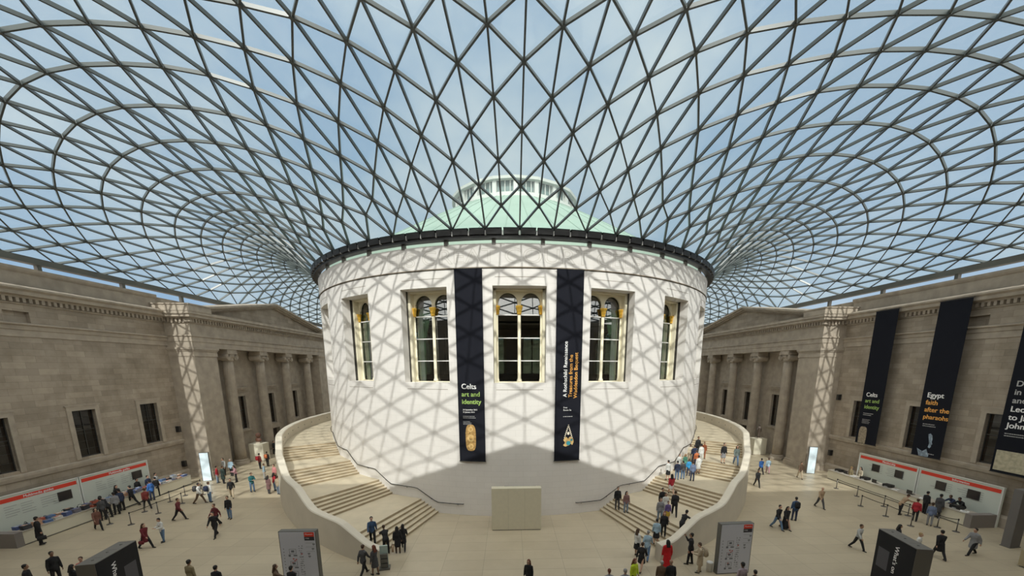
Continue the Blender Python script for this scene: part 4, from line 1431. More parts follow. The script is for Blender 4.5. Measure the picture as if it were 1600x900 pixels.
b_, L, u, inv = wall_banner(-25.95, 2.68, 'black banner with white lettering and a beige drawing, cut off by the right picture edge')
lettering(b_, inv, L, u, [('Drawing', -1.0, 10.3, .55, M_TXGR), ('in silver', -1.0, 9.72, .55, M_TXGR), ('and gold', -1.0, 9.14, .55, M_TXGR),
                          ('Leonardo', -1.0, 8.54, .55, M_TXW), ('to Jasper', -1.0, 7.96, .55, M_TXW), ('Johns', -1.0, 7.38, .55, M_TXW)])
bm = bmesh.new()
small_lines(bm, L, -1.0, 6.95, 2, 1.3, .16, .06, 2)
o = obj('small_print', bm, M_TXGR)
o.parent = b_
o.matrix_parent_inverse = inv
bm1 = bmesh.new()
vs = [bm1.verts.new(L(a, z, .012)) for a, z in ((-1.2, 4.3), (1.2, 4.3), (1.2, 5.75), (-1.2, 5.75))]
bm1.faces.new(vs)
relief(b_, inv, L, [('printed_drawing', bm1, mat('printed_beige_drawing', (0.46, 0.42, 0.30), 0.7, noise=0.25, nscale=4))])

# ================================================================== MAP BOARDS, KIOSKS, TOTEMS
def map_board(x, y, rz, label):
    t = thing('map_board', label, 'sign', (x, y, 0), rz, 'white floor plan boards')
    bm = bmesh.new()
    box(bm, -.97, .97, -.16, .16, 0.0, 3.03)
    obj('board_frame', bm, M_SIGNE, t)
    bm = bmesh.new()
    box(bm, -.93, .93, -.175, -.155, .06, 2.99)
    fc = obj('board_face', bm, M_SIGN, t)
    D = -.178
    q = lambda bm, x0, x1, z0, z1: quad(bm, (x0, D, z0), (x1, D, z0), (x1, D, z1), (x0, D, z1))
    bm = bmesh.new()
    q(bm, .37, .89, 2.72, 2.97)
    obj('red_header', bm, M_RED, t)
    bm = bmesh.new()
    q(bm, .37, .89, 2.5, 2.72)
    obj('black_header', bm, M_INK, t)
    bm = bmesh.new()
    rnd = random.Random(5)
    for z in (2.35, 2.12, 1.86):
        q(bm, .4, .86, z, z + .012)
    for a, z in ((.76, 2.26), (.7, 2.0), (.46, 1.72), (.48, 1.56)):
        q(bm, a, a + .13, z, z + .06)
        q(bm, a + .02, a + .1, z - .05, z - .02)
    for i in range(15):          # column of upright captions
        z = 2.15 - i * .125
        for k in range(4):
            if rnd.random() < .75:
                q(bm, .02 + k * .055, .055 + k * .055, z, z + .02 + .06 * rnd.random())
    for cz in (1.75, 1.05, .45):     # small floor plans
        for (a, b_, c_, d_) in ((-.5, -.14, .26, .28), (-.5, -.14, -.01, .01), (-.5, -.48, 0, .28), (-.16, -.14, 0, .28), (-.4, -.24, .08, .2), (-.56, -.44, -.16, -.04), (-.3, -.1, -.14, -.06)):
            q(bm, a, b_, cz + c_, cz + d_)
    for i in range(9):
        q(bm, -.8, -.76, 2.0 - i * .18, 2.06 - i * .18)
    obj('plan_print', bm, mat('plan_grey', (0.16, 0.17, 0.20), 0.6), t)
    bm = bmesh.new()
    for a, z in ((-.36, 1.42), (-.3, 1.30), (-.42, 1.2), (-.22, 1.38), (.1, 1.7), (-.4, .62)):
        q(bm, a, a + .09, z, z + .07)
    obj('plan_rooms', bm, mat('plan_red', (0.5, 0.12, 0.12), 0.6), t)
    bm = bmesh.new()
    add_text(bm, 'Museum', .12, Vector((1, 0, 0)), Vector((0, 0, 1)), Vector((.42, D - .002, 2.82)))
    add_text(bm, 'map', .12, Vector((1, 0, 0)), Vector((0, 0, 1)), Vector((.42, D - .002, 2.6)))
    obj('lettering', bm, M_TXW, t)
    return t


map_board(-12.15, -30.85, 0.0, 'white floor plan board with a red corner, left of the stairs')
map_board(11.9, -30.76, 0.06, 'white floor plan board with a red corner, right of the stairs')


def kiosk(c, yaw, side, label):
    """tall black slab; local +x faces the middle of the court"""
    t = thing('kiosk', label, 'kiosk', (c[0], c[1], 0), yaw, 'black exhibition kiosks')
    bm = bmesh.new()
    box(bm, -.36, .36, -1.22, 1.22, 0, 3.0)
    obj('kiosk_body', bm, M_KIOSKS, t)
    bm = bmesh.new()
    for sx in (-1, 1):
        x0, x1 = sorted((sx * .36, sx * .375))
        box(bm, x0, x1, -1.2, 1.2, .05, 2.97)
    obj('kiosk_face', bm, M_KIOSK, t)
    bm = bmesh.new()
    for yy in (-.8, 0, .8):
        bmesh.ops.create_cone(bm, cap_ends=True, segments=12, radius1=.05, radius2=.05, depth=.03, matrix=Matrix.Translation((0, yy, 3.01)))
        box(bm, -.2, .2, yy + .25, yy + .28, 2.995, 3.004)
    obj('top_fixing', bm, M_SIGNE, t)
    bm = bmesh.new()
    D = side * .379
    # upright lettering, read downwards
    up = Vector((0, 1, 0)) if side > 0 else Vector((0, -1, 0))
    add_text(bm, "What's on", .36, Vector((0, 0, -1)), up, Vector((D, -.45 if side > 0 else -.05, 2.62)), bold=.012)
    obj('lettering', bm, M_TXW, t)
    bm = bmesh.new()
    y0, y1 = sorted((side * 0.0 + (-.95 if side > 0 else .25), (-.95 if side > 0 else .25) + .75))
    if side > 0:
        y0, y1 = -.95 + .0, -.95
        y0, y1 = .2, .95
    quad(bm, (D, y0, 1.0), (D, y1, 1.0), (D, y1, 2.1), (D, y0, 2.1))
    obj('poster_picture', bm, mat('dim_poster', (0.06, 0.06, 0.075), 0.5), t)
    return t


kiosk((-19.86, -33.0), .18, 1, "black kiosk lettered What's on at the bottom left")
kiosk((19.38, -33.02), -.19, -1, "black kiosk lettered What's on at the bottom right")


def totem(x, y, rz, label):
    t = thing('totem', label, 'sign', (x, y, 0), rz, 'glowing white totems')
    bm = bmesh.new()
    box(bm, -.42, .42, -.09, .09, 0, 3.02)
    obj('totem_case', bm, M_SIGNE, t)
    bm = bmesh.new()
    box(bm, -.36, .36, -.105, -.088, .05, 2.98)
    m = MATS.get('lit_screen') or mat('lit_screen', (0.62, 0.74, 0.80), 0.3, emit=0.35)
    obj('screen', bm, m, t)
    return t


totem(-32.2, -11.05, .3, 'tall pale glowing totem at the foot of the left sunlit pier')
totem(32.62, -10.65, -.3, 'tall pale glowing totem at the foot of the right sunlit pier')

# grey post at the far right edge
t = thing('grey_post', 'plain grey post standing on the floor at the right picture edge', 'post', (32.15, -28.3, 0), .1)
bm = bmesh.new()
box(bm, -.4, .4, -.22, .22, .05, 3.9)
bmesh.ops.bevel(bm, geom=bm.edges[:], offset=.02, segments=1)
obj('post_body', bm, mat('warm_grey_post', (0.15, 0.14, 0.135), 0.6), t)
bm = bmesh.new()
box(bm, -.44, .44, -.26, .26, 0, .05)
obj('base_plate', bm, M_SIGNE, t)
bm = bmesh.new()
box(bm, -.1, .1, -.235, -.218, 3.2, 3.4)
obj('sticker', bm, mat('amber_sticker', (0.55, 0.30, 0.08), 0.6), t)
# beige case in the bottom right corner
t = thing('donation_box', 'beige box just showing in the bottom right corner', 'box', (29.9, -31.0, 0), .25)
bm = bmesh.new()
box(bm, -.5, .5, -.4, .4, .08, 1.05)
bmesh.ops.bevel(bm, geom=bm.edges[:], offset=.02, segments=1)
obj('box_body', bm, mat('beige_laminate', (0.42, 0.35, 0.22), 0.5), t)
bm = bmesh.new()
box(bm, -.45, .45, -.35, .35, 0, .08)
obj('plinth', bm, M_SIGNE, t)

# leaflet stand at the end of the left stair wall
t = thing('leaflet_stand', 'small clear leaflet stand at the end of the left stair wall', 'stand', (-8.15, -29.6, 0), .2)
bm = bmesh.new()
box(bm, -.3, .3, -.25, .25, 0, .1)
obj('stand_base', bm, M_SIGNE, t)
bm = bmesh.new()
box(bm, -.22, .22, -.05, .05, .1, 1.45)
obj('stand_panel', bm, mat('pale_green_panel', (0.36, 0.45, 0.42), 0.25), t)
bm = bmesh.new()
for z in (.15, .45, .75):
    box(bm, -.2, .2, -.18, -.05, z, z + .22)
obj('leaflet_pocket', bm, M_SIGNE, t)
# white waste bin by the right map board
t = thing('bin', 'small white bin at the left foot of the right floor plan board', 'bin', (10.72, -30.6, 0), 0)
bm = bmesh.new()
lathe(bm, [(.15, 0), (.18, .5), (.19, .52)], 16)
obj('bin_body', bm, M_WHITE, t, True)
bm = bmesh.new()
lathe(bm, [(.19, .52), (.17, .58), (.05, .6)], 16)
obj('bin_lid', bm, M_WHITE, t, True)


# plinths with sculpture
def plinth(x, y, label):
    t = thing('plinth', label, 'plinth', (x, y, 0), 0, 'sculpture plinths by the porticoes')
    bm = bmesh.new()
    box(bm, -.85, .85, -.62, .62, .08, 2.2)
    bmesh.ops.bevel(bm, geom=bm.edges[:], offset=.02, segments=1)
    obj('plinth_block', bm, M_DESKC, t)
    bm = bmesh.new()
    box(bm, -.9, .9, -.67, .67, 0, .08)
    obj('plinth_base', bm, M_OLDP, t)
    return t


plinth(-32.55, -1.9, 'cream stone plinth carrying a red brown bust by the left portico')
plinth(32.85, -.9, 'cream stone plinth carrying a slim figure by the right portico')
M_PORPH = mat('red_brown_granite', (0.16, 0.075, 0.05), 0.5, noise=0.3, nscale=6)
t = thing('bust', 'red brown stone bust on the left plinth', 'sculpture', (-32.5, -1.9, 2.2))
bm = bmesh.new()
box(bm, -.3, .3, -.25, .25, 0, .16)
obj('bust_base', bm, M_OLDP, t)
bm = bmesh.new()
ico(bm, (0, 0, .42), .36, 3, (1.05, .6, .8))
ico(bm, (0, -.02, .95), .24, 3, (.85, .95, 1.2))
tube(bm, [(0, 0, .5), (0, 0, .85)], .14, 12)
ico(bm, (0, -.25, .93), .05, 2, (.7, 1, 1.3))
ico(bm, (0, .06, 1.0), .29, 3, (1.05, .9, 1.05))
obj('bust_head', bm, M_PORPH, t, True)
t = thing('statue', 'slim dark standing figure on the right plinth', 'sculpture', (32.85, -.9, 2.2))
bm = bmesh.new()
box(bm, -.28, .28, -.28, .28, 0, .12)
obj('statue_base', bm, M_OLDP, t)
bm = bmesh.new()
lathe(bm, [(.2, .12), (.17, .5), (.14, .9), (.17, 1.1), (.24, 1.35), (.22, 1.5), (.08, 1.6), (.07, 1.65)], 20)
ico(bm, (0, 0, 1.78), .13, 3, (.9, 1, 1.2))
for sx in (-1, 1):
    tube(bm, [(sx * .22, 0, 1.45), (sx * .27, -.04, 1.1), (sx * .17, -.16, .9)], [.07, .055, .045], 8)
obj('statue_figure', bm, mat('weathered_bronze', (0.10, 0.075, 0.06), 0.5), t, True)

# loudspeakers / sensors on the piers
for s_, y_, z_, lab in ((-1, -7.2, 5.3, 'small black wall box, upper of two on the left sunlit pier'), (-1, -7.2, 1.6, 'small black wall box, lower of two on the left sunlit pier'),
                        (1, -7.2, 8.4, 'small black wall box, upper of two on the right sunlit pier'), (1, -7.2, 2.2, 'small black wall box, lower of two on the right sunlit pier')):
    t = thing('wall_speaker', lab, 'speaker', (s_ * 35.18, -10.0, z_), 0, 'black wall boxes by the piers')
    bm = bmesh.new()
    box(bm, -.16, .16, -.14, .14, -.3, .3)
    obj('speaker_case', bm, M_BLACK, t)
    bm = bmesh.new()
    box(bm, *( (.16, .18) if s_ < 0 else (-.18, -.16)), -.11, .11, -.26, .26)
    obj('speaker_grille', bm, M_FRAME, t)

# ================================================================== SERVICE COUNTERS
def counter(s, y0, y1, label):
    t = thing('counter', label, 'counter', (s * 33.4, (y0 + y1) / 2, 0), 0, 'long visitor counters')
    h = (y1 - y0) / 2
    bm = bmesh.new()
    box(bm, -.48, .48, -h, h, .08, .93)
    obj('counter_body', bm, M_DESKC, t)
    bm = bmesh.new()
    box(bm, -.54, .54, -h - .02, h + .02, .93, .98)
    obj('counter_top', bm, M_DESKT, t)
    bm = bmesh.new()
    box(bm, -.44, .44, -h + .05, h - .05, 0, .08)
    obj('kick_strip', bm, M_SIGNE, t)
    bm = bmesh.new()
    x0, x1 = (-1.38, .5) if s < 0 else (-.5, 1.38)
    box(bm, x0, x1, -h - .45, -h - .02, 0, 1.0)
    obj('end_block', bm, M_DESKG, t)
    return t


counter(-1, -25.7, -12.2, 'long cream counter heaped with brochures along the left wall')
counter(1, -25.0, -12.6, 'long cream counter with black equipment along the right wall')


def display_wall(s, y0, y1, text, screens, label):
    X = s * 34.95
    yc = (y0 + y1) / 2
    t = thing('display_wall', label, 'display panel', (X, yc, 0), 0, 'white display panels with red bands')
    h = (y1 - y0) / 2
    sx = -s                       # face direction
    bm = bmesh.new()
    box(bm, -.06, .06, -h, h, 0, 3.06)
    obj('panel_board', bm, M_PANEL, t)
    bm = bmesh.new()
    for yy in (-h, h - .05):
        a, b_ = sorted((sx * .06, sx * .12))
        box(bm, a, b_, yy, yy + .05, 0, 3.06)
    a, b_ = sorted((sx * .06, sx * .12))
    box(bm, a, b_, -h, h, 3.03, 3.08)
    obj('panel_frame', bm, M_WHITE, t)
    bm = bmesh.new()
    a, b_ = sorted((sx * .061, sx * .075))
    box(bm, a, b_, -h + .15, h - .12, 2.58, 2.86)
    obj('red_band', bm, M_RED, t)
    # lettering, reading direction follows the viewer
    u = Vector((0, 1, 0)) if s < 0 else Vector((0, -1, 0))
    o = Vector((sx * .08, 0, 0))
    bm = bmesh.new()
    wdt = text_width(text, .25)
    add_text(bm, text, .25, u, Vector((0, 0, 1)), o + u * (-wdt * .35) + Vector((0, 0, 2.64)), bold=.01)
    obj('lettering', bm, M_TXW, t)
    bm = bmesh.new()
    rnd = random.Random(int(yc * 10))
    for cy in (-h * .62, -h * .3, h * .1, h * .35):
        for i in range(5):
            zz = 2.25 - i * .17
            w_ = .35 + .5 * rnd.random()
            quad(bm, o + Vector((0, cy, zz)), o + Vector((0, cy + w_, zz)), o + Vector((0, cy + w_, zz + .045)), o + Vector((0, cy, zz + .045)))
    obj('price_list', bm, mat('faint_grey_print', (0.42, 0.44, 0.42), 0.6), t)
    for a_, b2 in screens:
        bm = bmesh.new()
        a, b_ = sorted((sx * .06, sx * .11))
        box(bm, a, b_, a_ - yc, b2 - yc, 1.62, 2.32)
        sc = obj('screen', bm, M_FRAME, t)
        bm = bmesh.new()
        a, b_ = sorted((sx * .11, sx * .114))
        box(bm, a, b_, a_ - yc + .04, b2 - yc - .04, 1.66, 2.28)
        obj('screen_glass', bm, M_SCREEN, sc)
    return t


display_wall(-1, -25.9, -20.2, 'Multimedia guides', [(-21.7, -20.8)], 'white panel with red band and one dark screen, nearer of the left two')
display_wall(-1, -20.1, -14.35, 'Multimedia guides', [(-15.95, -15.05)], 'white panel with red band and one dark screen, farther of the left two')
display_wall(1, -19.6, -13.9, 'Membership', [(-16.15, -15.4), (-18.4, -17.65)], 'white panel with red band and two dark screens, farther of the right two')
display_wall(1, -25.45, -19.7, 'Information', [(-21.85, -21.1), (-24.15, -23.35)], 'white panel with red band and two dark screens, nearer of the right two')

# brochure piles on the left counter
CO = [(0.10, 0.14, 0.30), (0.50, 0.13, 0.08), (0.45, 0.47, 0.50), (0.06, 0.06, 0.07), (0.12, 0.20, 0.38), (0.55, 0.33, 0.22), (0.20, 0.19, 0.22), (0.62, 0.60, 0.55)]
CN = ['dark blue', 'red brown', 'pale grey', 'black', 'mid blue', 'tan', 'charcoal', 'white']
PM = [mat('brochure_' + n.replace(' ', '_'), c, .6) for n, c in zip(CN, CO)]
rnd = random.Random(11)
seq = [0, 2, 1, 4, 5, 3, 0, 6, 1, 7, 4, 2, 5, 3, 0, 1, 6, 7, 4, 3, 2, 5]
for i in range(22):
    y = -25.3 + i * .60
    ci = seq[i]
    if i < 1:
        place = 'at the near end of the left counter'
    elif i < 8:
        place = 'in the near third of the left counter'
    elif i < 15:
        place = 'in the middle of the left counter'
    else:
        place = 'towards the far end of the left counter'
    for col, X in enumerate((-33.62, -33.12)):
        cj = (ci + 3 * col) % 8
        t = thing('brochure_pile', 'pile of %s brochures %s, %s row' % (CN[cj], place, ('back', 'front')[col]), 'brochures', (X, y, .98), rnd.uniform(-.2, .2), 'piles on the left counter')
        hh = rnd.uniform(.08, .34)
        bm = bmesh.new()
        n = 5
        for k in range(n):
            dx, dy = rnd.uniform(-.015, .015), rnd.uniform(-.015, .015)
            box(bm, -.15 + dx, .15 + dx, -.22 + dy, .22 + dy, hh * k / n, hh * (k + .86) / n)
        obj('brochures', bm, PM[cj], t)
        bm = bmesh.new()
        box(bm, -.11, .11, -.16, .0, hh, hh + .006)
        box(bm, -.11, .02, .06, .12, hh, hh + .006)
        obj('cover_print', bm, PM[(cj + 2) % 8], t)
# black headsets heaped behind the piles
for i in range(10):
    y = -24.7 + i * 1.12
    t = thing('headset', 'black headset standing behind the brochure piles on the left counter', 'headset', (-33.86, y, .98), rnd.uniform(-.5, .5), 'headsets on the left counter')
    bm = bmesh.new()
    tube(bm, [(0, .13 * math.cos(a / 10 * PI), .12 + .16 * math.sin(a / 10 * PI)) for a in range(11)], .016, 6)
    obj('headband', bm, M_BLACK, t, True)
    for sy in (-1, 1):
        bm = bmesh.new()
        ico(bm, (0, sy * .13, .09), .085, 2, (1, .5, 1))
        obj('ear_cup', bm, M_BLACK, t, True)

# equipment on the right counter
names = [('printer', 'black ticket printer at the far end of the right counter', -13.4), ('printer', 'black ticket printer beyond the middle laptop on the right counter', -16.3),
         ('printer', 'black ticket printer below the gap between the right white panels', -18.6), ('printer', 'black ticket printer by the bending staff at the right counter', -24.0)]
for n_, lab, y in names:
    t = thing(n_, lab, 'printer', (33.45, y, .98), .1, 'ticket printers on the right counter')
    bm = bmesh.new()
    box(bm, -.24, .24, -.33, .33, 0, .24)
    bmesh.ops.bevel(bm, geom=bm.edges[:], offset=.03, segments=2)
    obj('printer_body', bm, M_BLACK, t)
    bm = bmesh.new()
    box(bm, -.2, .1, -.2, .2, .24, .27)
    obj('printer_lid', bm, M_FRAME, t)
    bm = bmesh.new()
    box(bm, -.32, -.2, -.12, .12, .05, .06)
    obj('paper_slip', bm, M_WHITE, t)
for y, lab in ((-14.3, 'open black laptop between the two farthest printers on the right counter'), (-17.4, 'open black laptop in the middle of the right counter'), (-20.6, 'open black laptop left of the queue at the right counter')):
    t = thing('laptop', lab, 'laptop', (33.45, y, .98), 0, 'laptops on the right counter')
    bm = bmesh.new()
    box(bm, -.15, .15, -.22, .22, 0, .025)
    obj('keyboard_base', bm, M_BLACK, t)
    bm = bmesh.new()
    box(bm, -.19, -.165, -.22, .22, .02, .34)
    obj('laptop_lid', bm, M_FRAME, t)
for y, k in ((-15.3, 0), (-19.5, 1), (-21.8, 2), (-24.7, 3)):
    t = thing('paper_stack', ['white papers between laptop and printer on the right counter', 'white papers in the middle of the right counter', 'white papers in front of the red jacket on the right counter', 'white papers at the near end of the right counter'][k], 'papers', (33.2, y, .98), .2 * k)
    bm = bmesh.new()
    for j in range(3):
        box(bm, -.16 + .02 * j, .14 + .02 * j, -.2 - .02 * j, .22, j * .022, j * .022 + .02)
    obj('paper_sheets', bm, M_WHITE, t)
    bm = bmesh.new()
    box(bm, -.1, .1, -.12, .1, .066, .07)
    obj('print', bm, M_TXGR, t)

# queue barriers
def posts(lst, side, wherefn, belts, bl):
    objs = []
    for i, (x, y) in enumerate(lst):
        t = thing('barrier_post', wherefn(i), 'barrier', (x, y, 0), 0, 'rope barrier posts on the %s' % side)
        bm = bmesh.new()
        lathe(bm, [(.2, 0), (.2, .02), (.16, .04), (.05, .06)], 24)
        obj('post_base', bm, M_CHROME, t, True)
        bm = bmesh.new()
        lathe(bm, [(.032, .04), (.032, .86)], 14)
        obj('post_tube', bm, M_CHROME, t, True)
        bm = bmesh.new()
        lathe(bm, [(.042, .86), (.042, .97), (.03, .99)], 14)
        obj('belt_head', bm, M_BLACK, t, True)
    for k, (i, j) in enumerate(belts):
        a, b_ = lst[i], lst[j]
        bm = bmesh.new()
        n = 8
        pr = None
        for q in range(n + 1):
            f = q / n
            x, y = a[0] + (b_[0] - a[0]) * f, a[1] + (b_[1] - a[1]) * f
            z = .93 - .05 * math.sin(PI * f)
            cur = [bm.verts.new((x, y, z - .025)), bm.verts.new((x, y, z + .025))]
            if pr:
                bm.faces.new((pr[0], cur[0], cur[1], pr[1]))
            pr = cur
        o = obj('barrier_belt', bm, M_BELT)
        tag(o, bl[k], 'belt', 'barrier belts on the %s' % side)


RP = [(29.02, -20.75), (30.9, -20.9), (28.97, -23.0), (30.85, -22.95), (28.99, -24.9), (30.7, -25.2), (30.95, -18.3), (31.0, -16.0), (31.2, -26.0)]
posts(RP, 'right', lambda i: ['leftmost front post of the right rope barrier', 'post behind the leftmost front one, right rope barrier', 'second front post of the right rope barrier',
      'post beside the tan jacket, right rope barrier', 'third front post of the right rope barrier', 'post beside the slate blue jacket, right rope barrier',
      'second farthest post of the right rope barrier', 'farthest post of the right rope barrier', 'nearest post of the right rope barrier'][i], [(0, 2), (2, 4), (1, 3), (3, 5), (6, 1), (7, 6), (5, 8)],
      ['black belt from the leftmost to the second front post, right floor', 'black belt from the second to the third front post, right floor', 'black belt left of the tan jacket between back posts, right floor',
       'black belt between tan and slate blue jackets, right floor', 'black belt beyond the leftmost front post, right floor', 'black belt farthest away along the right counter', 'black belt nearest the viewer along the right counter'])
LP = [(-29.22, -22.44), (-29.21, -20.2), (-30.64, -19.8), (-30.6, -17.45), (-30.64, -15.82), (-30.9, -22.3), (-29.2, -17.9), (-30.7, -13.9), (-29.2, -15.6)]
posts(LP, 'left', lambda i: ['nearest front post of the left rope barrier', 'second front post of the left rope barrier', 'middle back post of the left rope barrier',
      'third back post of the left rope barrier', 'fourth back post of the left rope barrier', 'nearest back post of the left rope barrier by the brown coat', 'third front post of the left rope barrier', 'farthest back post of the left rope barrier', 'farthest front post of the left rope barrier'][i],
      [(0, 1), (1, 6), (6, 8), (5, 2), (2, 3), (3, 4), (4, 7)],
      ['nearest black belt of the front row, left floor', 'second black belt of the front row, left floor', 'farthest black belt of the front row, left floor',
       'nearest black belt of the back row, left floor', 'second black belt of the back row, left floor', 'third black belt of the back row, left floor', 'farthest black belt of the back row, left floor'])

# ================================================================== PEOPLE
def R2(v, a):                       # rotate in the sagittal (y,z) plane, a>0 swings forward
    c_, s_ = math.cos(a), math.sin(a)
    return Vector((v.x, v.y * c_ - v.z * s_, v.y * s_ + v.z * c_))


def limb(o, fwd, out, length, side):
    """direction hanging down, swung forward by fwd and outwards by out (degrees)"""
    v = Vector((side * math.sin(math.radians(out)), 0, -math.cos(math.radians(out))))
    return o + R2(v, math.radians(fwd)) * length


POSES = {
    # lean, (thigh L, knee L), (thigh R, knee R), (upper arm fwd, out, forearm fwd, out) L and R, head pitch
    'stand': (2, (3, 0), (-3, 0), (4, 9, 14, 4), (-2, 10, 8, 5), 6),
    'stride': (5, (27, 6), (-20, 16), (-24, 9, -8, 5), (24, 8, 44, 2), 4),
    'phone': (4, (4, 0), (-2, 4), (18, 10, 92, -28), (20, 10, 96, -26), 28),
    'lean': (34, (6, 0), (-8, 0), (52, 6, 82, -6), (58, 8, 86, -8), 10),
    'point': (2, (3, 0), (-4, 0), (0, 9, 12, 5), (62, 36, 74, 30), 0),
    'wave': (2, (10, 4), (-6, 2), (2, 9, 10, 5), (40, 26, 150, 0), -4),
}


def skeleton(pose):
    lean, (tl, kl), (tr, kr), aL, aR, hp = POSES[pose]
    J = {}
    pel = Vector((0, 0, .93))
    J['pel'] = pel
    up = R2(Vector((0, 0, 1)), -math.radians(lean))
    J['chest'] = pel + up * .32
    J['neckb'] = pel + up * .52
    J['neck'] = pel + up * .57
    hd = R2(Vector((0, 0, 1)), -math.radians(lean * .5 + hp * .5))
    J['up'], J['hd'] = up, hd
    J['head'] = J['neck'] + hd * .135 + Vector((0, .015, 0))
    for s, a in ((-1, aL), (1, aR)):
        k = 'L' if s < 0 else 'R'
        sh = J['neckb'] - up * .078 + Vector((s * .168, 0, 0))
        el = limb(sh, a[0], a[1], .285, s)
        wr = limb(el, a[2], a[3], .25, s)
        J['sh' + k], J['el' + k], J['wr' + k] = sh, el, wr
        J['fd' + k] = (wr - el).normalized()
    for s, (t, kn) in ((-1, (tl, kl)), (1, (tr, kr))):
        k = 'L' if s < 0 else 'R'
        hp_ = pel + Vector((s * .088, 0, -.03))
        kn_ = limb(hp_, t, 2, .42, s)
        an = limb(kn_, t - kn, 0, .41, s)
        J['hp' + k], J['kn' + k], J['an' + k] = hp_, kn_, an
    low = min(J['anL'].z, J['anR'].z) - .075
    for k in list(J):
        if k not in ('up', 'hd', 'fdL', 'fdR'):
            J[k] = J[k] - Vector((0, 0, low))
    return J


def cap(bm, a, b_, ra, rb, n=12):
    a, b_ = Vector(a), Vector(b_)
    d = b_ - a
    ico(bm, a, ra, 2)
    ico(bm, b_, rb, 2)
    if d.length > 1e-4:
        M_ = Matrix.Translation((a + b_) / 2) @ d.to_track_quat('Z', 'Y').to_matrix().to_4x4()
        bmesh.ops.create_cone(bm, cap_ends=True, segments=n, radius1=ra, radius2=rb, depth=d.length, matrix=M_)


def fuse(bm, voxel, smooth_it, name):
    me = bpy.data.meshes.new('t')
    bm.to_mesh(me)
    bm.free()
    o = bpy.data.objects.new('t', me)
    C.objects.link(o)
    md = o.modifiers.new('r', 'REMESH')
    md.mode = 'VOXEL'
    md.voxel_size = voxel
    sm = o.modifiers.new('s', 'SMOOTH')
    sm.factor = .5
    sm.iterations = smooth_it
    dg = bpy.context.evaluated_depsgraph_get()
    out = bpy.data.meshes.new_from_object(o.evaluated_get(dg))
    bpy.data.objects.remove(o)
    bpy.data.meshes.remove(me)
    out.name = name
    for p in out.polygons:
        p.use_smooth = True
    return out


def hand(bm, J, k, s):
    w, f = J['wr' + k], J['fd' + k]
    side = Vector((s, 0, 0))
    side = (side - f * side.dot(f)).normalized()
    nrm = f.cross(side) * -s            # towards the palm
    # palm lies in the plane of the forearm; knuckles spread front to back
    spread = nrm.normalized() if abs(f.z) > .6 else side
    other = f.cross(spread).normalized()
    if other.dot(Vector((-s, 0, 0))) < 0 and abs(f.z) > .6:
        other = -other
    for j in range(4):
        q = (j - 1.5) * .020
        base = w + f * .085 + spread * q
        cap(bm, w + f * .01 + spread * q * .7, base, .015, .0135, 8)
        ln = (.034, .040, .038, .030)[j]
        m1 = base + (f * .93 + other * .3).normalized() * ln
        m2 = m1 + (f * .65 + other * .7).normalized() * ln * .75
        cap(bm, base, m1, .0105, .0095, 8)
        cap(bm, m1, m2, .0095, .008, 8)
    tb = w + f * .03 + spread * (.032)
    t1 = tb + (f * .7 + spread * .55 + other * .3).normalized() * .035
    cap(bm, w + f * .015 + spread * .012, tb, .015, .013, 8)
    cap(bm, tb, t1, .013, .0105, 8)
    cap(bm, t1, t1 + (f * .9 + other * .35).normalized() * .028, .0105, .009, 8)


def torso(bm, J, e=0.0, hips=True):
    up, pel, ch, nb = J['up'], J['pel'], J['chest'], J['neckb']
    q = up.to_track_quat('Z', 'Y').to_matrix().to_4x4()

    def ell(c, rx, ry, rz):
        rot = Matrix.Rotation(-math.asin(max(-1, min(1, up.y))), 4, 'X')
        M_ = Matrix.Translation(c) @ rot @ Matrix.Diagonal((rx + e, ry + e, rz + e, 1))
        bmesh.ops.create_icosphere(bm, subdivisions=3, radius=1, matrix=M_)
    if hips:
        ell(pel + up * .0, .165, .115, .14)
    ell(pel + up * .14, .14, .10, .17)
    ell(ch, .165, .115, .19)
    ell(nb - up * .065, .165, .085, .075)


MESH = {}


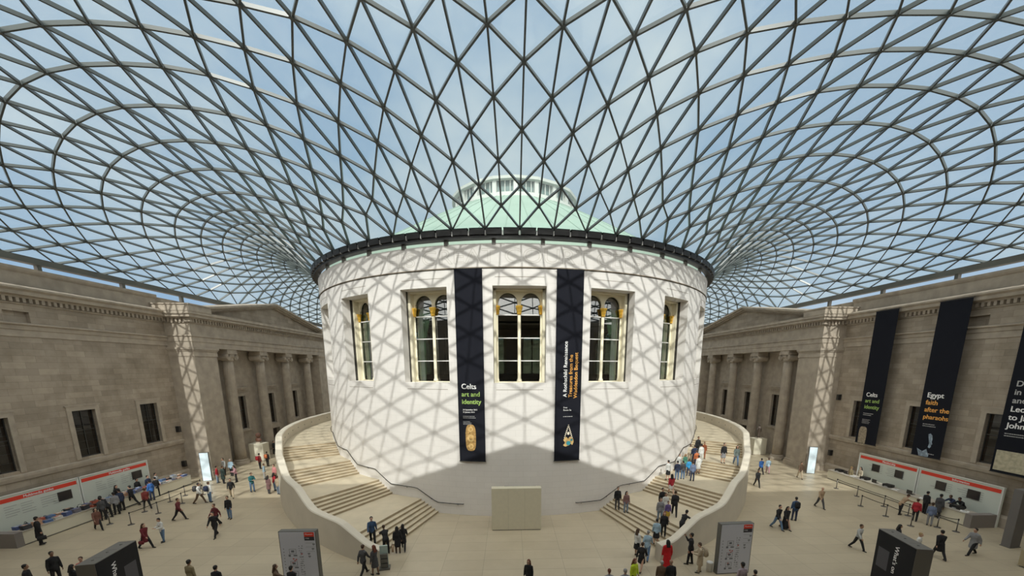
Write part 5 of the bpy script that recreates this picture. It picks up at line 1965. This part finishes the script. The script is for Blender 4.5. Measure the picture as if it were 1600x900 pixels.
def part_mesh(pose, part):
    key = (pose, part)
    if key in MESH:
        return MESH[key]
    J = skeleton(pose)
    bm = bmesh.new()
    vox, sm = .018, 3
    if part == 'body':
        vox, sm = .0105, 2
        torso(bm, J)
        cap(bm, J['neckb'] - J['up'] * .02, J['neck'] + J['hd'] * .05, .06, .052)
        h, hd = J['head'], J['hd']
        fw = R2(Vector((0, 1, 0)), -math.asin(max(-1, min(1, hd.y))) * 1.0)
        rot = Matrix.Rotation(-math.asin(max(-1, min(1, hd.y))), 4, 'X')
        for c_, sc in (((0, -.005, .03), (.075, .095, .092)), ((0, .022, -.035), (.058, .07, .085)), ((0, .055, -.088), (.028, .03, .025))):
            bmesh.ops.create_icosphere(bm, subdivisions=3, radius=1, matrix=Matrix.Translation(h) @ rot @ Matrix.Translation(c_) @ Matrix.Diagonal((*sc, 1)))
        HM = Matrix.Translation(h) @ rot
        cap(bm, HM @ Vector((0, .088, .012)), HM @ Vector((0, .112, -.022)), .009, .015, 8)      # nose
        cap(bm, HM @ Vector((-.026, .078, -.055)), HM @ Vector((.026, .078, -.055)), .011, .011, 8)   # lips
        cap(bm, HM @ Vector((-.05, .07, .034)), HM @ Vector((.05, .07, .034)), .014, .014, 8)      # brow
        for s in (-1, 1):
            bmesh.ops.create_icosphere(bm, subdivisions=2, radius=1, matrix=HM @ Matrix.Translation((s * .076, -.005, -.008)) @ Matrix.Diagonal((.013, .02, .032, 1)))
        for k, s in (('L', -1), ('R', 1)):
            cap(bm, J['sh' + k], J['el' + k], .050, .038)
            cap(bm, J['el' + k], J['wr' + k], .038, .025)
            hand(bm, J, k, s)
            cap(bm, J['hp' + k], J['kn' + k], .085, .056)
            cap(bm, J['kn' + k], J['kn' + k] + (J['an' + k] - J['kn' + k]) * .35, .052, .056)
            cap(bm, J['kn' + k] + (J['an' + k] - J['kn' + k]) * .35, J['an' + k], .056, .036)
            cap(bm, J['an' + k] + Vector((0, -.03, -.035)), J['an' + k] + Vector((0, .14, -.045)), .035, .026)
        me = fuse(bm, vox, sm, 'person')
        me.materials.append(None)
        me.materials.append(mat('eye', (0.03, 0.02, 0.015), .3))
        me.materials.append(mat('lip', (0.42, 0.16, 0.13), .5))
        ey = [HM @ Vector((s * .032, .092, .014)) for s in (-1, 1)]
        lp = HM @ Vector((0, .094, -.055))
        for p in me.polygons:
            c_ = p.center
            if min((c_ - q).length for q in ey) < .017:
                p.material_index = 1
            elif abs(c_.z - lp.z) < .010 and (c_ - lp).length < .03:
                p.material_index = 2
        MESH[key] = me
        return me
    if part in ('top', 'coat', 'dress'):
        e = .014 if part == 'top' else .024
        sm = 5
        torso(bm, J, e, True)
        cap(bm, J['neckb'] - J['up'] * .04, J['neckb'] + J['up'] * .01, .09, .068)
        for k in 'LR':
            cap(bm, J['sh' + k], J['el' + k], .052 + e, .045 + e)
            w = J['wr' + k] - J['fd' + k] * .015
            cap(bm, J['el' + k], w, .045 + e, .032 + e * .7)
        pel = J['pel']
        if part == 'top':
            cap(bm, pel + J['up'] * .05, pel - J['up'] * .07, .14, .15)
        else:
            z1 = .50 if part == 'coat' else .14
            r1 = .20 if part == 'coat' else .27
            mid = (J['knL'] + J['knR']) / 2
            b_ = Vector((mid.x, mid.y * .7, z1))
            steps = 16
            sm = 14
            for i in range(steps + 1):
                f = i / steps
                c_ = pel.lerp(b_, f)
                M_ = Matrix.Translation(c_) @ Matrix.Diagonal((.185 + (r1 - .185) * f, .14 + (r1 * .86 - .14) * f, .10, 1))
                bmesh.ops.create_icosphere(bm, subdivisions=2, radius=1, matrix=M_)
    elif part == 'skirt':
        pel = J['pel']
        mid = (J['knL'] + J['knR']) / 2
        sm = 12
        for i in range(15):
            f = i / 14
            c_ = (pel + J['up'] * .04).lerp(Vector((mid.x, mid.y * .8, .52)), f)
            M_ = Matrix.Translation(c_) @ Matrix.Diagonal((.175 + .05 * f, .13 + .06 * f, .08, 1))
            bmesh.ops.create_icosphere(bm, subdivisions=2, radius=1, matrix=M_)
    elif part == 'trousers':
        M_ = Matrix.Translation(J['pel'] - J['up'] * .02) @ Matrix.Diagonal((.178, .128, .13, 1))
        bmesh.ops.create_icosphere(bm, subdivisions=3, radius=1, matrix=M_)
        for k in 'LR':
            cap(bm, J['hp' + k], J['kn' + k], .098, .070)
            cap(bm, J['kn' + k], J['an' + k] + Vector((0, 0, .01)), .070, .056)
    elif part == 'shoes':
        vox = .014
        for k in 'LR':
            a = J['an' + k]
            cap(bm, a + Vector((0, -.035, -.035)), a + Vector((0, .15, -.044)), .042, .034)
            cap(bm, a + Vector((0, -.02, .0)), a + Vector((0, .05, -.035)), .045, .036)
    elif part.startswith('hair'):
        vox, sm = .014, 2
        h, hd = J['head'], J['hd']
        rot = Matrix.Rotation(-math.asin(max(-1, min(1, hd.y))), 4, 'X')
        HM = Matrix.Translation(h) @ rot
        bmesh.ops.create_icosphere(bm, subdivisions=3, radius=1, matrix=HM @ Matrix.Translation((0, -.024, .046)) @ Matrix.Diagonal((.088, .098, .092, 1)))
        if part == 'hair_long':
            for x in (-.055, 0, .055):
                cap(bm, HM @ Vector((x, -.06, .02)), J['neckb'] + Vector((x * 1.3, -.115, -.06)), .05, .035)
            for x in (-.075, .075):
                cap(bm, HM @ Vector((x, -.03, .03)), HM @ Vector((x, -.01, -.12)), .026, .024)
        else:
            bmesh.ops.create_icosphere(bm, subdivisions=3, radius=1, matrix=HM @ Matrix.Translation((0, -.045, -.015)) @ Matrix.Diagonal((.074, .066, .07, 1)))
    me = fuse(bm, vox, sm, part)
    me.materials.append(None)
    MESH[key] = me
    return me


COL = dict(maroon=(.13, .012, .018), white=(.62, .62, .60), wine=(.12, .02, .025), black=(.012, .012, .014), teal=(.02, .12, .13), red=(.36, .02, .03),
           darkgreen=(.03, .05, .045), lightgrey=(.42, .43, .43), lightblue=(.33, .46, .56), pink=(.50, .28, .32), redblack=(.20, .035, .03), greyred=(.20, .11, .11),
           redwhite=(.55, .22, .22), beige=(.42, .34, .24), brownred=(.16, .07, .05), darkgrey=(.06, .06, .065), grey=(.24, .24, .25), navy=(.025, .035, .075),
           blue=(.03, .12, .38), coral=(.50, .10, .09), khaki=(.26, .21, .12), brown=(.11, .07, .045), navyblue=(.04, .08, .16), purple=(.12, .08, .22),
           yellow=(.50, .34, .05), scarlet=(.50, .008, .012), hivis=(.55, .68, .03), green=(.10, .30, .22), rust=(.26, .075, .03), orange=(.48, .14, .05),
           cream=(.55, .48, .36), greygreen=(.13, .16, .15), tan=(.36, .25, .16), slate=(.13, .17, .27), greypink=(.36, .29, .32), jeans=(.10, .17, .28),
           greyblue=(.18, .23, .30), brightblue=(.03, .26, .52))
HAIR = dict(black=(.012, .010, .010), brown=(.06, .032, .018), grey=(.30, .29, .28), auburn=(.13, .035, .018), blond=(.36, .25, .12))
SKIN = [(.52, .32, .23), (.44, .26, .18), (.34, .19, .12), (.20, .11, .07)]


def cloth(name):
    return mat('cloth_' + name, COL[name], .85, noise=.12, nscale=14)


PEOPLE = [
(-24.51, -26.43, 0.0, 'stride', 95, 1.65, 'C','long','maroon','black','brown','woman in a maroon coat striding right beside the dark kiosk'),
(-24.21, -25.51, 0.0, 'phone', 200, 1.6, 'J','short','white','jeans','black','person in white top and jeans looking down at a phone, behind the maroon coat'),
(-26.31, -21.68, 0.0, 'stride', 80, 1.7, 'J','short','wine','black','brown','walker in a wine red sweater and black trousers on the left open floor'),
(-27.66, -17.95, 0.0, 'stride', 80, 1.78, 'J','short','white','brown','black','walker in pale shirt and brown trousers with backpack, near the left rope barriers'),
(-27.02, -17.64, 0.0, 'stand', 10, 1.7, 'J','short','white','jeans','brown','person in white top and blue jeans carrying a dark backpack, left of the beige trousers'),
(-25.95, -16.5, 0.0, 'stride', 150, 1.75, 'J','short','black','beige','black','walker in black jacket and beige trousers in the sunlit left floor'),
(-22.6, -21.55, 0.0, 'stand', 175, 1.72, 'J','short','black','jeans','brown','person in black jacket and pale jeans standing arms in, left floor'),
(-22.49, -23.02, 0.0, 'stride', 190, 1.72, 'J','short','wine','black','brown','person in dark red top just behind the man with open black jacket'),
(-21.27, -24.82, 0.0, 'stride', 170, 1.78, 'J','short','black','black','black','man in open black jacket walking towards the viewer, frontmost on left floor'),
(-25.17, -14.9, 0.0, 'phone', 120, 1.75, 'J','short','teal','jeans','brown','person in teal jacket and jeans looking sideways near the left stair wall'),
(-30.59, -11.85, 0.0, 'stand', 60, 1.65, 'J','short','red','greyblue','black','person in red sweater at the left edge of the group by the pillar'),
(-29.84, -12.09, 0.0, 'stand', 20, 1.72, 'C','short','darkgreen','black','brown','person in a long dark green coat in the group by the left pillar'),
(-31.94, -8.96, 0.0, 'stand', 200, 1.78, 'J','short','lightgrey','black','brown','tall person in light grey shirt at the back of the group by the left pillar'),
(-30.99, -9.24, 0.0, 'stand', 180, 1.75, 'J','short','lightblue','black','grey','person in light blue shirt on the right of the group by the left pillar'),
(-28.85, -11.68, 0.0, 'phone', 230, 1.68, 'J','long','pink','black','black','woman in pink top and black jacket tones facing the pillar group'),
(-29.82, -6.33, 0.0, 'stand', 20, 1.7, 'J','short','redblack','black','black','person with a red backpack seen from behind near the left plinth'),
(-29.65, -5.17, 0.0, 'stand', 0, 1.65, 'J','short','black','black','black','person with an orange backpack seen from behind beside the left plinth'),
(-26.68, -10.61, 0.0, 'stand', 60, 1.55, 'J','short','lightblue','lightgrey','brown','small person in pale blue top near the left stair wall'),
(-23.26, -15.53, 0.0, 'stand', 15, 1.62, 'C','long','greyred','darkgrey','black','person in a grey and red patterned coat by the left stair wall'),
(-23.29, -14.58, 0.0, 'stand', 30, 1.62, 'J','long','red','jeans','black','woman in red top and jeans close to the left stair wall'),
(-24.98, -11.59, 0.0, 'stand', 200, 1.7, 'J','short','redwhite','black','brown','person in a red and white striped top tight to the left stair wall'),
(-22.25, -15.75, 0.0, 'stand', 0, 1.65, 'J','short','beige','greyblue','brown','person in beige top standing with a small blue suitcase by the stair wall'),
(-32.83, 1.49, 0.0, 'stand', 90, 1.7, 'J','short','black','black','black','person in black in front of the far left doorway'),
(-32.0, -25.62, 0.0, 'stand', 30, 1.8, 'C','short','black','black','black','man in a long black coat holding a bag in front of the left counter'),
(-30.65, -23.32, 0.0, 'stride', 120, 1.6, 'C','long','brownred','black','black','woman in a short brown coat walking past the end of the brochure piles'),
(-32.13, -21.48, 0.0, 'stand', -80, 1.7, 'J','short','darkgrey','black','black','person in dark grey at the left counter, left of the black coats'),
(-32.26, -20.96, 0.0, 'lean', -90, 1.75, 'J','short','black','black','black','person in black jacket bending over the left counter'),
(-32.28, -20.29, 0.0, 'stand', -80, 1.72, 'J','short','grey','black','black','person in grey sweatshirt waiting at the left counter'),
(-32.7, -19.44, 0.0, 'stand', -85, 1.7, 'J','short','navy','black','black','person in navy jacket squeezed right of the grey sweatshirt at the left counter'),
(-32.81, -18.39, 0.0, 'stride', -95, 1.75, 'J','short','black','black','black','person in black stepping up to the left counter'),
(-31.06, -19.05, 0.0, 'stride', -60, 1.7, 'J','short','redblack','black','brown','person in dark red checked jacket behind the rope of the left counter'),
(-32.49, -16.97, 0.0, 'stand', -80, 1.7, 'J','short','blue','navy','black','person in bright blue top at the right end of the left counter'),
(-32.98, -15.91, 0.0, 'stand', -80, 1.7, 'J','short','black','black','black','person in black at the very right end of the left counter'),
(-34.25, -16.31, 0.0, 'stand', 90, 1.7, 'J','short','black','black','black','staff member in black behind the left counter under the right screen'),
(-34.25, -18.13, 0.0, 'stand', 95, 1.65, 'J','long','black','black','black','woman with long dark hair behind the left counter, between the two red bands'),
(-34.25, -15.27, 0.0, 'stand', 90, 1.68, 'J','short','navy','black','black','staff member in navy at the right end behind the left counter'),
(-34.25, -14.48, 0.0, 'stand', 90, 1.68, 'J','short','lightgrey','black','black','staff member in light grey rightmost behind the left counter'),
(-25.33, -30.66, 0.0, 'stand', 110, 1.8, 'J','short','black','black','black','broad man in black jacket in the bottom left foreground'),
(-25.16, -31.96, 0.0, 'stand', 60, 1.75, 'J','short','black','black','black','person in black at the bottom left corner, lowest of the black jackets'),
(-23.39, -31.06, 0.0, 'stand', 150, 1.68, 'J','short','coral','black','brown','person in coral top just left of the left dark kiosk'),
(-23.04, -31.86, 0.0, 'stand', 20, 1.65, 'J','long','black','black','black','person with long black hair left of the coral top at the bottom'),
(-17.32, -31.8, 0.0, 'stand', 10, 1.75, 'J','short','khaki','black','black','person in khaki jacket with a shoulder strap at the bottom edge'),
(-15.59, -32.34, 0.0, 'stand', 0, 1.7, 'J','short','black','black','black','person in black at the bottom edge right of the khaki jacket'),
(-12.71, -32.28, 0.0, 'point', 60, 1.68, 'J','long','brown','black','brown','woman pointing with one arm at the left white map board'),
(-11.78, -32.53, 0.0, 'stand', 10, 1.7, 'J','short','black','black','black','person in black looking at the left white map board'),
(-9.56, -27.39, 0.52, 'stride', 160, 1.78, 'J','short','navyblue','black','black','man in blue jacket walking down the lowest left steps'),
(-8.65, -27.69, 0.0, 'lean', -30, 1.72, 'J','short','black','black','brown','person in black jacket starting up the left steps by the wall end'),
(-7.91, -27.72, 0.0, 'stand', -20, 1.65, 'C','long','black','brown','black','woman in black coat with a brown bag at the foot of the left steps'),
(-7.67, -27.29, 0.0, 'stride', -10, 1.68, 'C','long','black','black','black','woman in long black coat rightmost at the foot of the left steps'),
(-9.08, -30.34, 0.0, 'stride', 20, 1.78, 'J','short','darkgrey','black','brown','man in dark grey jacket below the end of the left stair wall'),
(-8.44, -30.3, 0.0, 'wave', -60, 1.68, 'S','long','darkgrey','darkgrey','auburn','woman in dark dress raising a hand below the end of the left stair wall'),
(0.17, -32.19, 0.0, 'stand', 200, 1.66, 'J','long','black','black','auburn','woman in black top alone at the bottom centre'),
(4.09, -33.4, 0.0, 'stand', 0, 1.7, 'J','short','grey','black','auburn','person whose reddish hair shows at the bottom edge, left of the hi-vis vest'),
(4.87, -33.46, 0.0, 'stand', 0, 1.72, 'J','short','grey','black','grey','grey-haired person at the bottom edge beside the hi-vis vest'),
(7.69, -22.08, 0.52, 'stand', 180, 1.75, 'J','short','black','darkgrey','black','person in black with pale scarf on the rail side of the right steps'),
(8.18, -22.74, 0.52, 'stand', 170, 1.6, 'J','long','greyred','greyblue','black','person in patterned jacket in front of the rail on the right steps'),
(7.09, -28.66, 0.0, 'stand', 60, 1.68, 'S','long','white','black','brown','woman in white top and dark skirt at the foot of the right steps'),
(6.77, -30.42, 0.0, 'stride', 40, 1.68, 'S','short','black','black','brown','woman in a sleeveless black dress walking at the foot of the right steps'),
(5.68, -32.35, 0.0, 'stand', 150, 1.68, 'J','long','hivis','black','auburn','person in yellow hi-vis vest at the bottom edge'),
(7.59, -29.09, 0.0, 'stride', 30, 1.8, 'J','short','lightblue','jeans','grey','tall man in pale blue shirt and jeans at the foot of the right steps'),
(8.74, -27.52, 0.173, 'stand', 10, 1.65, 'S','short','lightblue','black','black','woman in pale blue top and black skirt on the lowest right steps'),
(10.45, -24.0, 1.04, 'stand', 170, 1.72, 'J','short','black','black','black','person in black cardigan at the back on the first right landing'),
(10.39, -24.75, 1.04, 'stand', 180, 1.6, 'J','long','white','white','brown','person in white lace top in front of the black cardigan on the landing'),
(11.09, -24.77, 1.04, 'stride', 20, 1.8, 'J','short','black','black','brown','man in black suit walking on the first right landing'),
(10.18, -25.72, 1.04, 'stand', 180, 1.35, 'S','short','purple','yellow','brown','child in purple top and yellow skirt on the right steps'),
(9.74, -25.48, 0.867, 'stand', 190, 1.66, 'J','long','grey','greyblue','brown','person in grey top beside the yellow-skirted child'),
(9.42, -27.01, 0.52, 'stand', 200, 1.6, 'J','long','black','black','auburn','woman with auburn hair leaning by the right wall end'),
(10.38, -27.55, 0.693, 'lean', 60, 1.75, 'J','short','black','black','black','man in black leaning over the right stair wall'),
(8.3, -30.35, 0.0, 'stand', 0, 1.7, 'D','long','scarlet','scarlet','black','person in a long scarlet cloak at the end of the right stair wall'),
(9.95, -29.8, 0.0, 'wave', -60, 1.85, 'J','short','black','black','black','tall man in black suit raising his hand outside the right stair wall'),
(10.05, -30.75, 0.0, 'phone', -70, 1.7, 'C','short','beige','beige','brown','person in beige raincoat with a bag standing right of the black suit'),
(7.03, -32.63, 0.0, 'stand', 20, 1.66, 'J','short','brown','black','grey','person in brown coat at the bottom edge below the scarlet cloak'),
(7.47, -32.76, 0.0, 'stand', 0, 1.76, 'J','bald','black','black','brown','bald man in black at the bottom edge below the scarlet cloak'),
(12.36, -21.14, 1.387, 'stride', 10, 1.65, 'S','long','red','white','black','woman in red top and white skirt on the second right flight'),
(12.79, -19.32, 2.08, 'stand', -20, 1.6, 'S','short','white','black','black','person in white tunic leftmost of the crowd on the right stairs'),
(13.57, -19.34, 2.08, 'stand', 10, 1.55, 'J','short','navy','jeans','black','child in navy top second from left in the crowd on the right stairs'),
(14.15, -19.17, 2.08, 'stand', 0, 1.5, 'J','short','darkgrey','jeans','black','child in dark grey top in the middle of the crowd front row'),
(15.11, -18.21, 2.08, 'stand', 0, 1.45, 'J','short','brightblue','navy','brown','child in bright blue top in the crowd on the right stairs'),
(14.72, -19.75, 2.08, 'stand', 5, 1.6, 'J','short','slate','navy','brown','person in slate purple shirt frontmost right of the crowd on the right stairs'),
(14.8, -16.92, 2.08, 'stand', 180, 1.6, 'J','short','white','greyblue','brown','person in white shirt at the left back of the crowd on the right stairs'),
(15.19, -17.23, 2.253, 'stand', 170, 1.5, 'J','long','green','jeans','blond','child in green top with fair hair in the crowd on the right stairs'),
(17.55, -14.7, 3.12, 'stand', 180, 1.75, 'J','short','black','black','black','tall person in black highest of the crowd by the drum'),
(17.51, -16.03, 3.12, 'stand', 190, 1.5, 'J','short','rust','rust','brown','child all in rust brown right of the tall black figure'),
(16.88, -16.76, 2.947, 'stand', 0, 1.6, 'J','short','white','white','black','person in white right of the navy figure in the crowd'),
(16.35, -16.58, 2.773, 'stand', 10, 1.65, 'J','short','navy','navy','black','person in navy in the upper crowd on the right stairs'),
(16.18, -17.34, 2.6, 'stand', 0, 1.5, 'J','short','orange','navy','brown','child with orange-red top in the upper crowd'),
(16.0, -18.14, 2.253, 'stand', 0, 1.55, 'S','short','white','white','black','child in white dress at the right edge of the crowd'),
(16.06, -16.28, 2.947, 'stand', 180, 1.5, 'J','short','cream','beige','brown','child in cream top at the left of the upper crowd by the rail'),
(18.39, -17.78, 3.12, 'stand', 180, 1.72, 'S','short','black','grey','black','person in black top with grey jumper round the waist on the upper right stairs'),
(19.15, -18.49, 3.12, 'stride', 200, 1.7, 'J','long','greygreen','jeans','black','person in grey-green jacket rightmost on the upper right stairs'),
(26.96, -10.67, 0.0, 'stride', 10, 1.7, 'J','short','blue','black','black','person in bright blue jacket outside the right stair wall'),
(27.91, -10.44, 0.0, 'stride', 30, 1.68, 'J','short','lightblue','pink','brown','person in pale blue top and pink trousers right of the blue jacket'),
(23.59, -15.17, 0.0, 'stride', 190, 1.7, 'J','short','black','black','black','person in black walking close outside the right stair wall'),
(18.66, -25.03, 0.0, 'stride', 170, 1.8, 'J','short','black','jeans','black','man in black jacket and jeans walking with a woman on the right floor'),
(19.26, -25.05, 0.0, 'stride', 180, 1.68, 'D','long','black','black','black','woman in long black dress walking beside the man in jeans'),
(21.04, -23.58, 0.0, 'stand', 10, 1.75, 'J','short','navyblue','navy','black','person in navy seen from behind just past the walking couple'),
(25.2, -20.99, 0.0, 'stride', 185, 1.75, 'J','bald','tan','darkgrey','brown','bald man in tan shirt walking alone on the right floor'),
(30.0, -12.5, 0.0, 'stride', 200, 1.72, 'J','short','brown','beige','black','person in brown jacket left of the right glowing totem'),
(33.47, -14.66, 0.0, 'stand', 90, 1.7, 'J','short','khaki','black','blond','person in khaki shirt at the left end of the right counter'),
(21.66, -28.33, 0.0, 'stride', 170, 1.68, 'J','short','lightgrey','black','brown','woman in light grey top and black trousers walking on the right floor'),
(30.38, -22.73, 0.0, 'lean', 100, 1.7, 'J','short','tan','black','brown','person in tan jacket bending by the right rope barrier'),
(30.21, -24.02, 0.0, 'stand', 60, 1.65, 'J','short','red','black','brown','person in red jacket queueing at the right counter'),
(30.43, -24.87, 0.0, 'stand', 50, 1.66, 'J','short','slate','grey','brown','person in slate blue jacket queueing behind the red jacket'),
(32.62, -22.54, 0.0, 'stand', 90, 1.72, 'J','short','black','black','black','person in black at the right counter behind the red jacket'),
(32.64, -23.47, 0.0, 'stand', 80, 1.8, 'C','short','darkgrey','black','black','tall person in dark grey coat at the right counter'),
(34.3, -23.1, 0.0, 'lean', -90, 1.7, 'J','short','navy','black','brown','left staff member in navy bending behind the right counter'),
(34.3, -23.71, 0.0, 'lean', -90, 1.72, 'J','short','black','black','black','right staff member in black bending behind the right counter'),
(34.3, -14.87, 0.0, 'stand', -90, 1.68, 'J','long','cream','black','black','staff member in cream top behind the left end of the right counter'),
(23.97, -28.59, 0.0, 'stand', 120, 1.66, 'J','long','black','black','black','person with long black hair just behind the right dark kiosk'),
(24.14, -29.69, 0.0, 'stand', 150, 1.6, 'J','short','white','lightgrey','blond','person in white top hidden behind the right dark kiosk'),
(25.64, -29.65, 0.0, 'stride', 20, 1.75, 'C','short','black','black','black','person in black coat walking away right of the dark kiosk'),
(28.19, -29.33, 0.0, 'stride', -90, 1.72, 'C','short','grey','black','black','person in grey coat striding left at the bottom right'),
(11.01, -33.12, 0.0, 'stand', -10, 1.75, 'J','short','greypink','black','black','person in greyish pink top in front of the right white map board'),
(11.29, -33.69, 0.0, 'stand', 0, 1.65, 'J','short','black','black','black','person whose black hair shows at the bottom edge right of the map board')]

rnd = random.Random(21)
for (px_, py_, pz_, pose, head, ht, outfit, hair, topc, botc, hairc, label) in PEOPLE:
    sc = ht / 1.72 * 1.06
    skin = mat('skin_%d' % rnd.choice((0, 0, 0, 1, 1, 2, 3)), (0, 0, 0), .6)
    for i, c_ in enumerate(SKIN):
        m = MATS.get('skin_%d' % i)
        if m:
            m.node_tree.nodes['Principled BSDF'].inputs['Base Color'].default_value = (*c_, 1)
    b_ = bpy.data.objects.new('person', part_mesh(pose, 'body'))
    C.objects.link(b_)
    b_.material_slots[0].link = 'OBJECT'
    b_.material_slots[0].material = skin
    b_.location = (px_, py_, pz_)
    b_.rotation_euler = (0, 0, -math.radians(head))
    b_.scale = (sc * rnd.uniform(.95, 1.05), sc, sc)
    tag(b_, label, 'person')
    kids = [('shoes', 'shoes', mat('shoe_black', (.02, .018, .016), .5))]
    if outfit == 'J':
        kids += [('trousers', 'trousers', cloth(botc)), ('jacket', 'top', cloth(topc))]
    elif outfit == 'C':
        kids += [('trousers', 'trousers', cloth(botc)), ('coat', 'coat', cloth(topc))]
    elif outfit == 'S':
        kids += [('skirt', 'skirt', cloth(botc)), ('shirt', 'top', cloth(topc))]
    elif outfit == 'D':
        kids += [('long_coat', 'dress', cloth(topc))]
    if hair != 'bald':
        kids.append(('hair', 'hair_' + hair, mat('hair_' + hairc, HAIR[hairc], .7)))
    for nm_, part, m in kids:
        k = bpy.data.objects.new(nm_, part_mesh(pose, part))
        C.objects.link(k)
        k.material_slots[0].link = 'OBJECT'
        k.material_slots[0].material = m
        k.parent = b_

# things people carry
def at_person(key, off, z):
    for p in PEOPLE:
        if key in p[-1]:
            a = math.radians(p[4])
            f, r = Vector((math.sin(a), math.cos(a), 0)), Vector((math.cos(a), -math.sin(a), 0))
            return Vector((p[0], p[1], p[2] + z * p[5] / 1.72 * 1.06)) + r * off[0] + f * off[1], -a
    raise KeyError(key)


def backpack(key, colname, label):
    pos, rz = at_person(key, (0, -.24), 1.02)
    t = thing('backpack', label, 'backpack', pos, rz)
    bm = bmesh.new()
    box(bm, -.15, .15, -.10, .08, 0, .46)
    bmesh.ops.bevel(bm, geom=bm.edges[:], offset=.05, segments=3)
    obj('pack_body', bm, cloth(colname), t, True)
    bm = bmesh.new()
    box(bm, -.11, .11, -.15, -.09, .06, .26)
    bmesh.ops.bevel(bm, geom=bm.edges[:], offset=.025, segments=2)
    obj('front_pocket', bm, cloth(colname), t, True)
    for x in (-.1, .1):
        bm = bmesh.new()
        tube(bm, [(x, .07, .40), (x, .16, .46), (x, .33, .34), (x, .36, .2), (x, .2, .02), (x, .07, .04)], .014, 6)
        obj('strap', bm, M_BELT, t, True)


backpack('with a red backpack', 'red', 'red backpack on the person in black near the left plinth')
backpack('with an orange backpack', 'orange', 'orange backpack on the person in black beside the left plinth')
backpack('walker in pale shirt and brown', 'darkgrey', 'dark grey backpack on the walker in pale shirt and brown trousers')
backpack('carrying a dark backpack', 'navy', 'dark blue backpack on the person in white top and blue jeans')
backpack('in navy seen from behind just past', 'black', 'black backpack on the person in navy on the right floor')
backpack('beige raincoat', 'beige', 'beige backpack on the person in a beige raincoat')


def handbag(key, off, colname, label, w=.3, h=.24, z=.42):
    pos, rz = at_person(key, off, z)
    t = thing('handbag', label, 'bag', pos, rz + PI / 2)
    bm = bmesh.new()
    box(bm, -w / 2, w / 2, -.06, .06, 0, h)
    bmesh.ops.bevel(bm, geom=bm.edges[:], offset=.02, segments=2)
    obj('bag_body', bm, cloth(colname), t, True)
    bm = bmesh.new()
    tube(bm, [(-.09, 0, h - .01), (-.07, 0, h + .14), (0, 0, h + .19), (.07, 0, h + .14), (.09, 0, h - .01)], .010, 6)
    obj('bag_handle', bm, M_BELT, t, True)


handbag('long black coat holding a bag', (.33, .02), 'black', 'black bag held by the man at the left counter', .4, .26, .36)
handbag('with a brown bag', (-.32, .0), 'tan', 'brown bag held by the woman at the foot of the left steps', .42, .36, .22)
handbag('woman in a maroon coat', (.3, .05), 'maroon', 'dark red bag held by the woman in the maroon coat', .28, .2, .42)
handbag('khaki jacket with a shoulder', (.27, -.05), 'black', 'black shoulder bag of the person in the khaki jacket', .3, .24, .62)
pos, rz = at_person('small blue suitcase', (.42, .0), 0)
t = thing('suitcase', 'small blue suitcase standing by the left stair wall', 'suitcase', pos, 0)
bm = bmesh.new()
box(bm, -.2, .2, -.13, .13, .05, .6)
bmesh.ops.bevel(bm, geom=bm.edges[:], offset=.04, segments=2)
obj('case_shell', bm, cloth('greyblue'), t, True)
bm = bmesh.new()
tube(bm, [(-.1, .08, .6), (-.1, .08, .92), (.1, .08, .92), (.1, .08, .6)], .012, 6)
obj('pull_handle', bm, M_BLACK, t)
for x in (-.15, .15):
    bm = bmesh.new()
    bmesh.ops.create_cone(bm, cap_ends=True, segments=14, radius1=.045, radius2=.045, depth=.03, matrix=Matrix.Translation((x, .07, .045)) @ Matrix.Rotation(PI / 2, 4, 'Y'))
    obj('wheel', bm, M_BLACK, t)
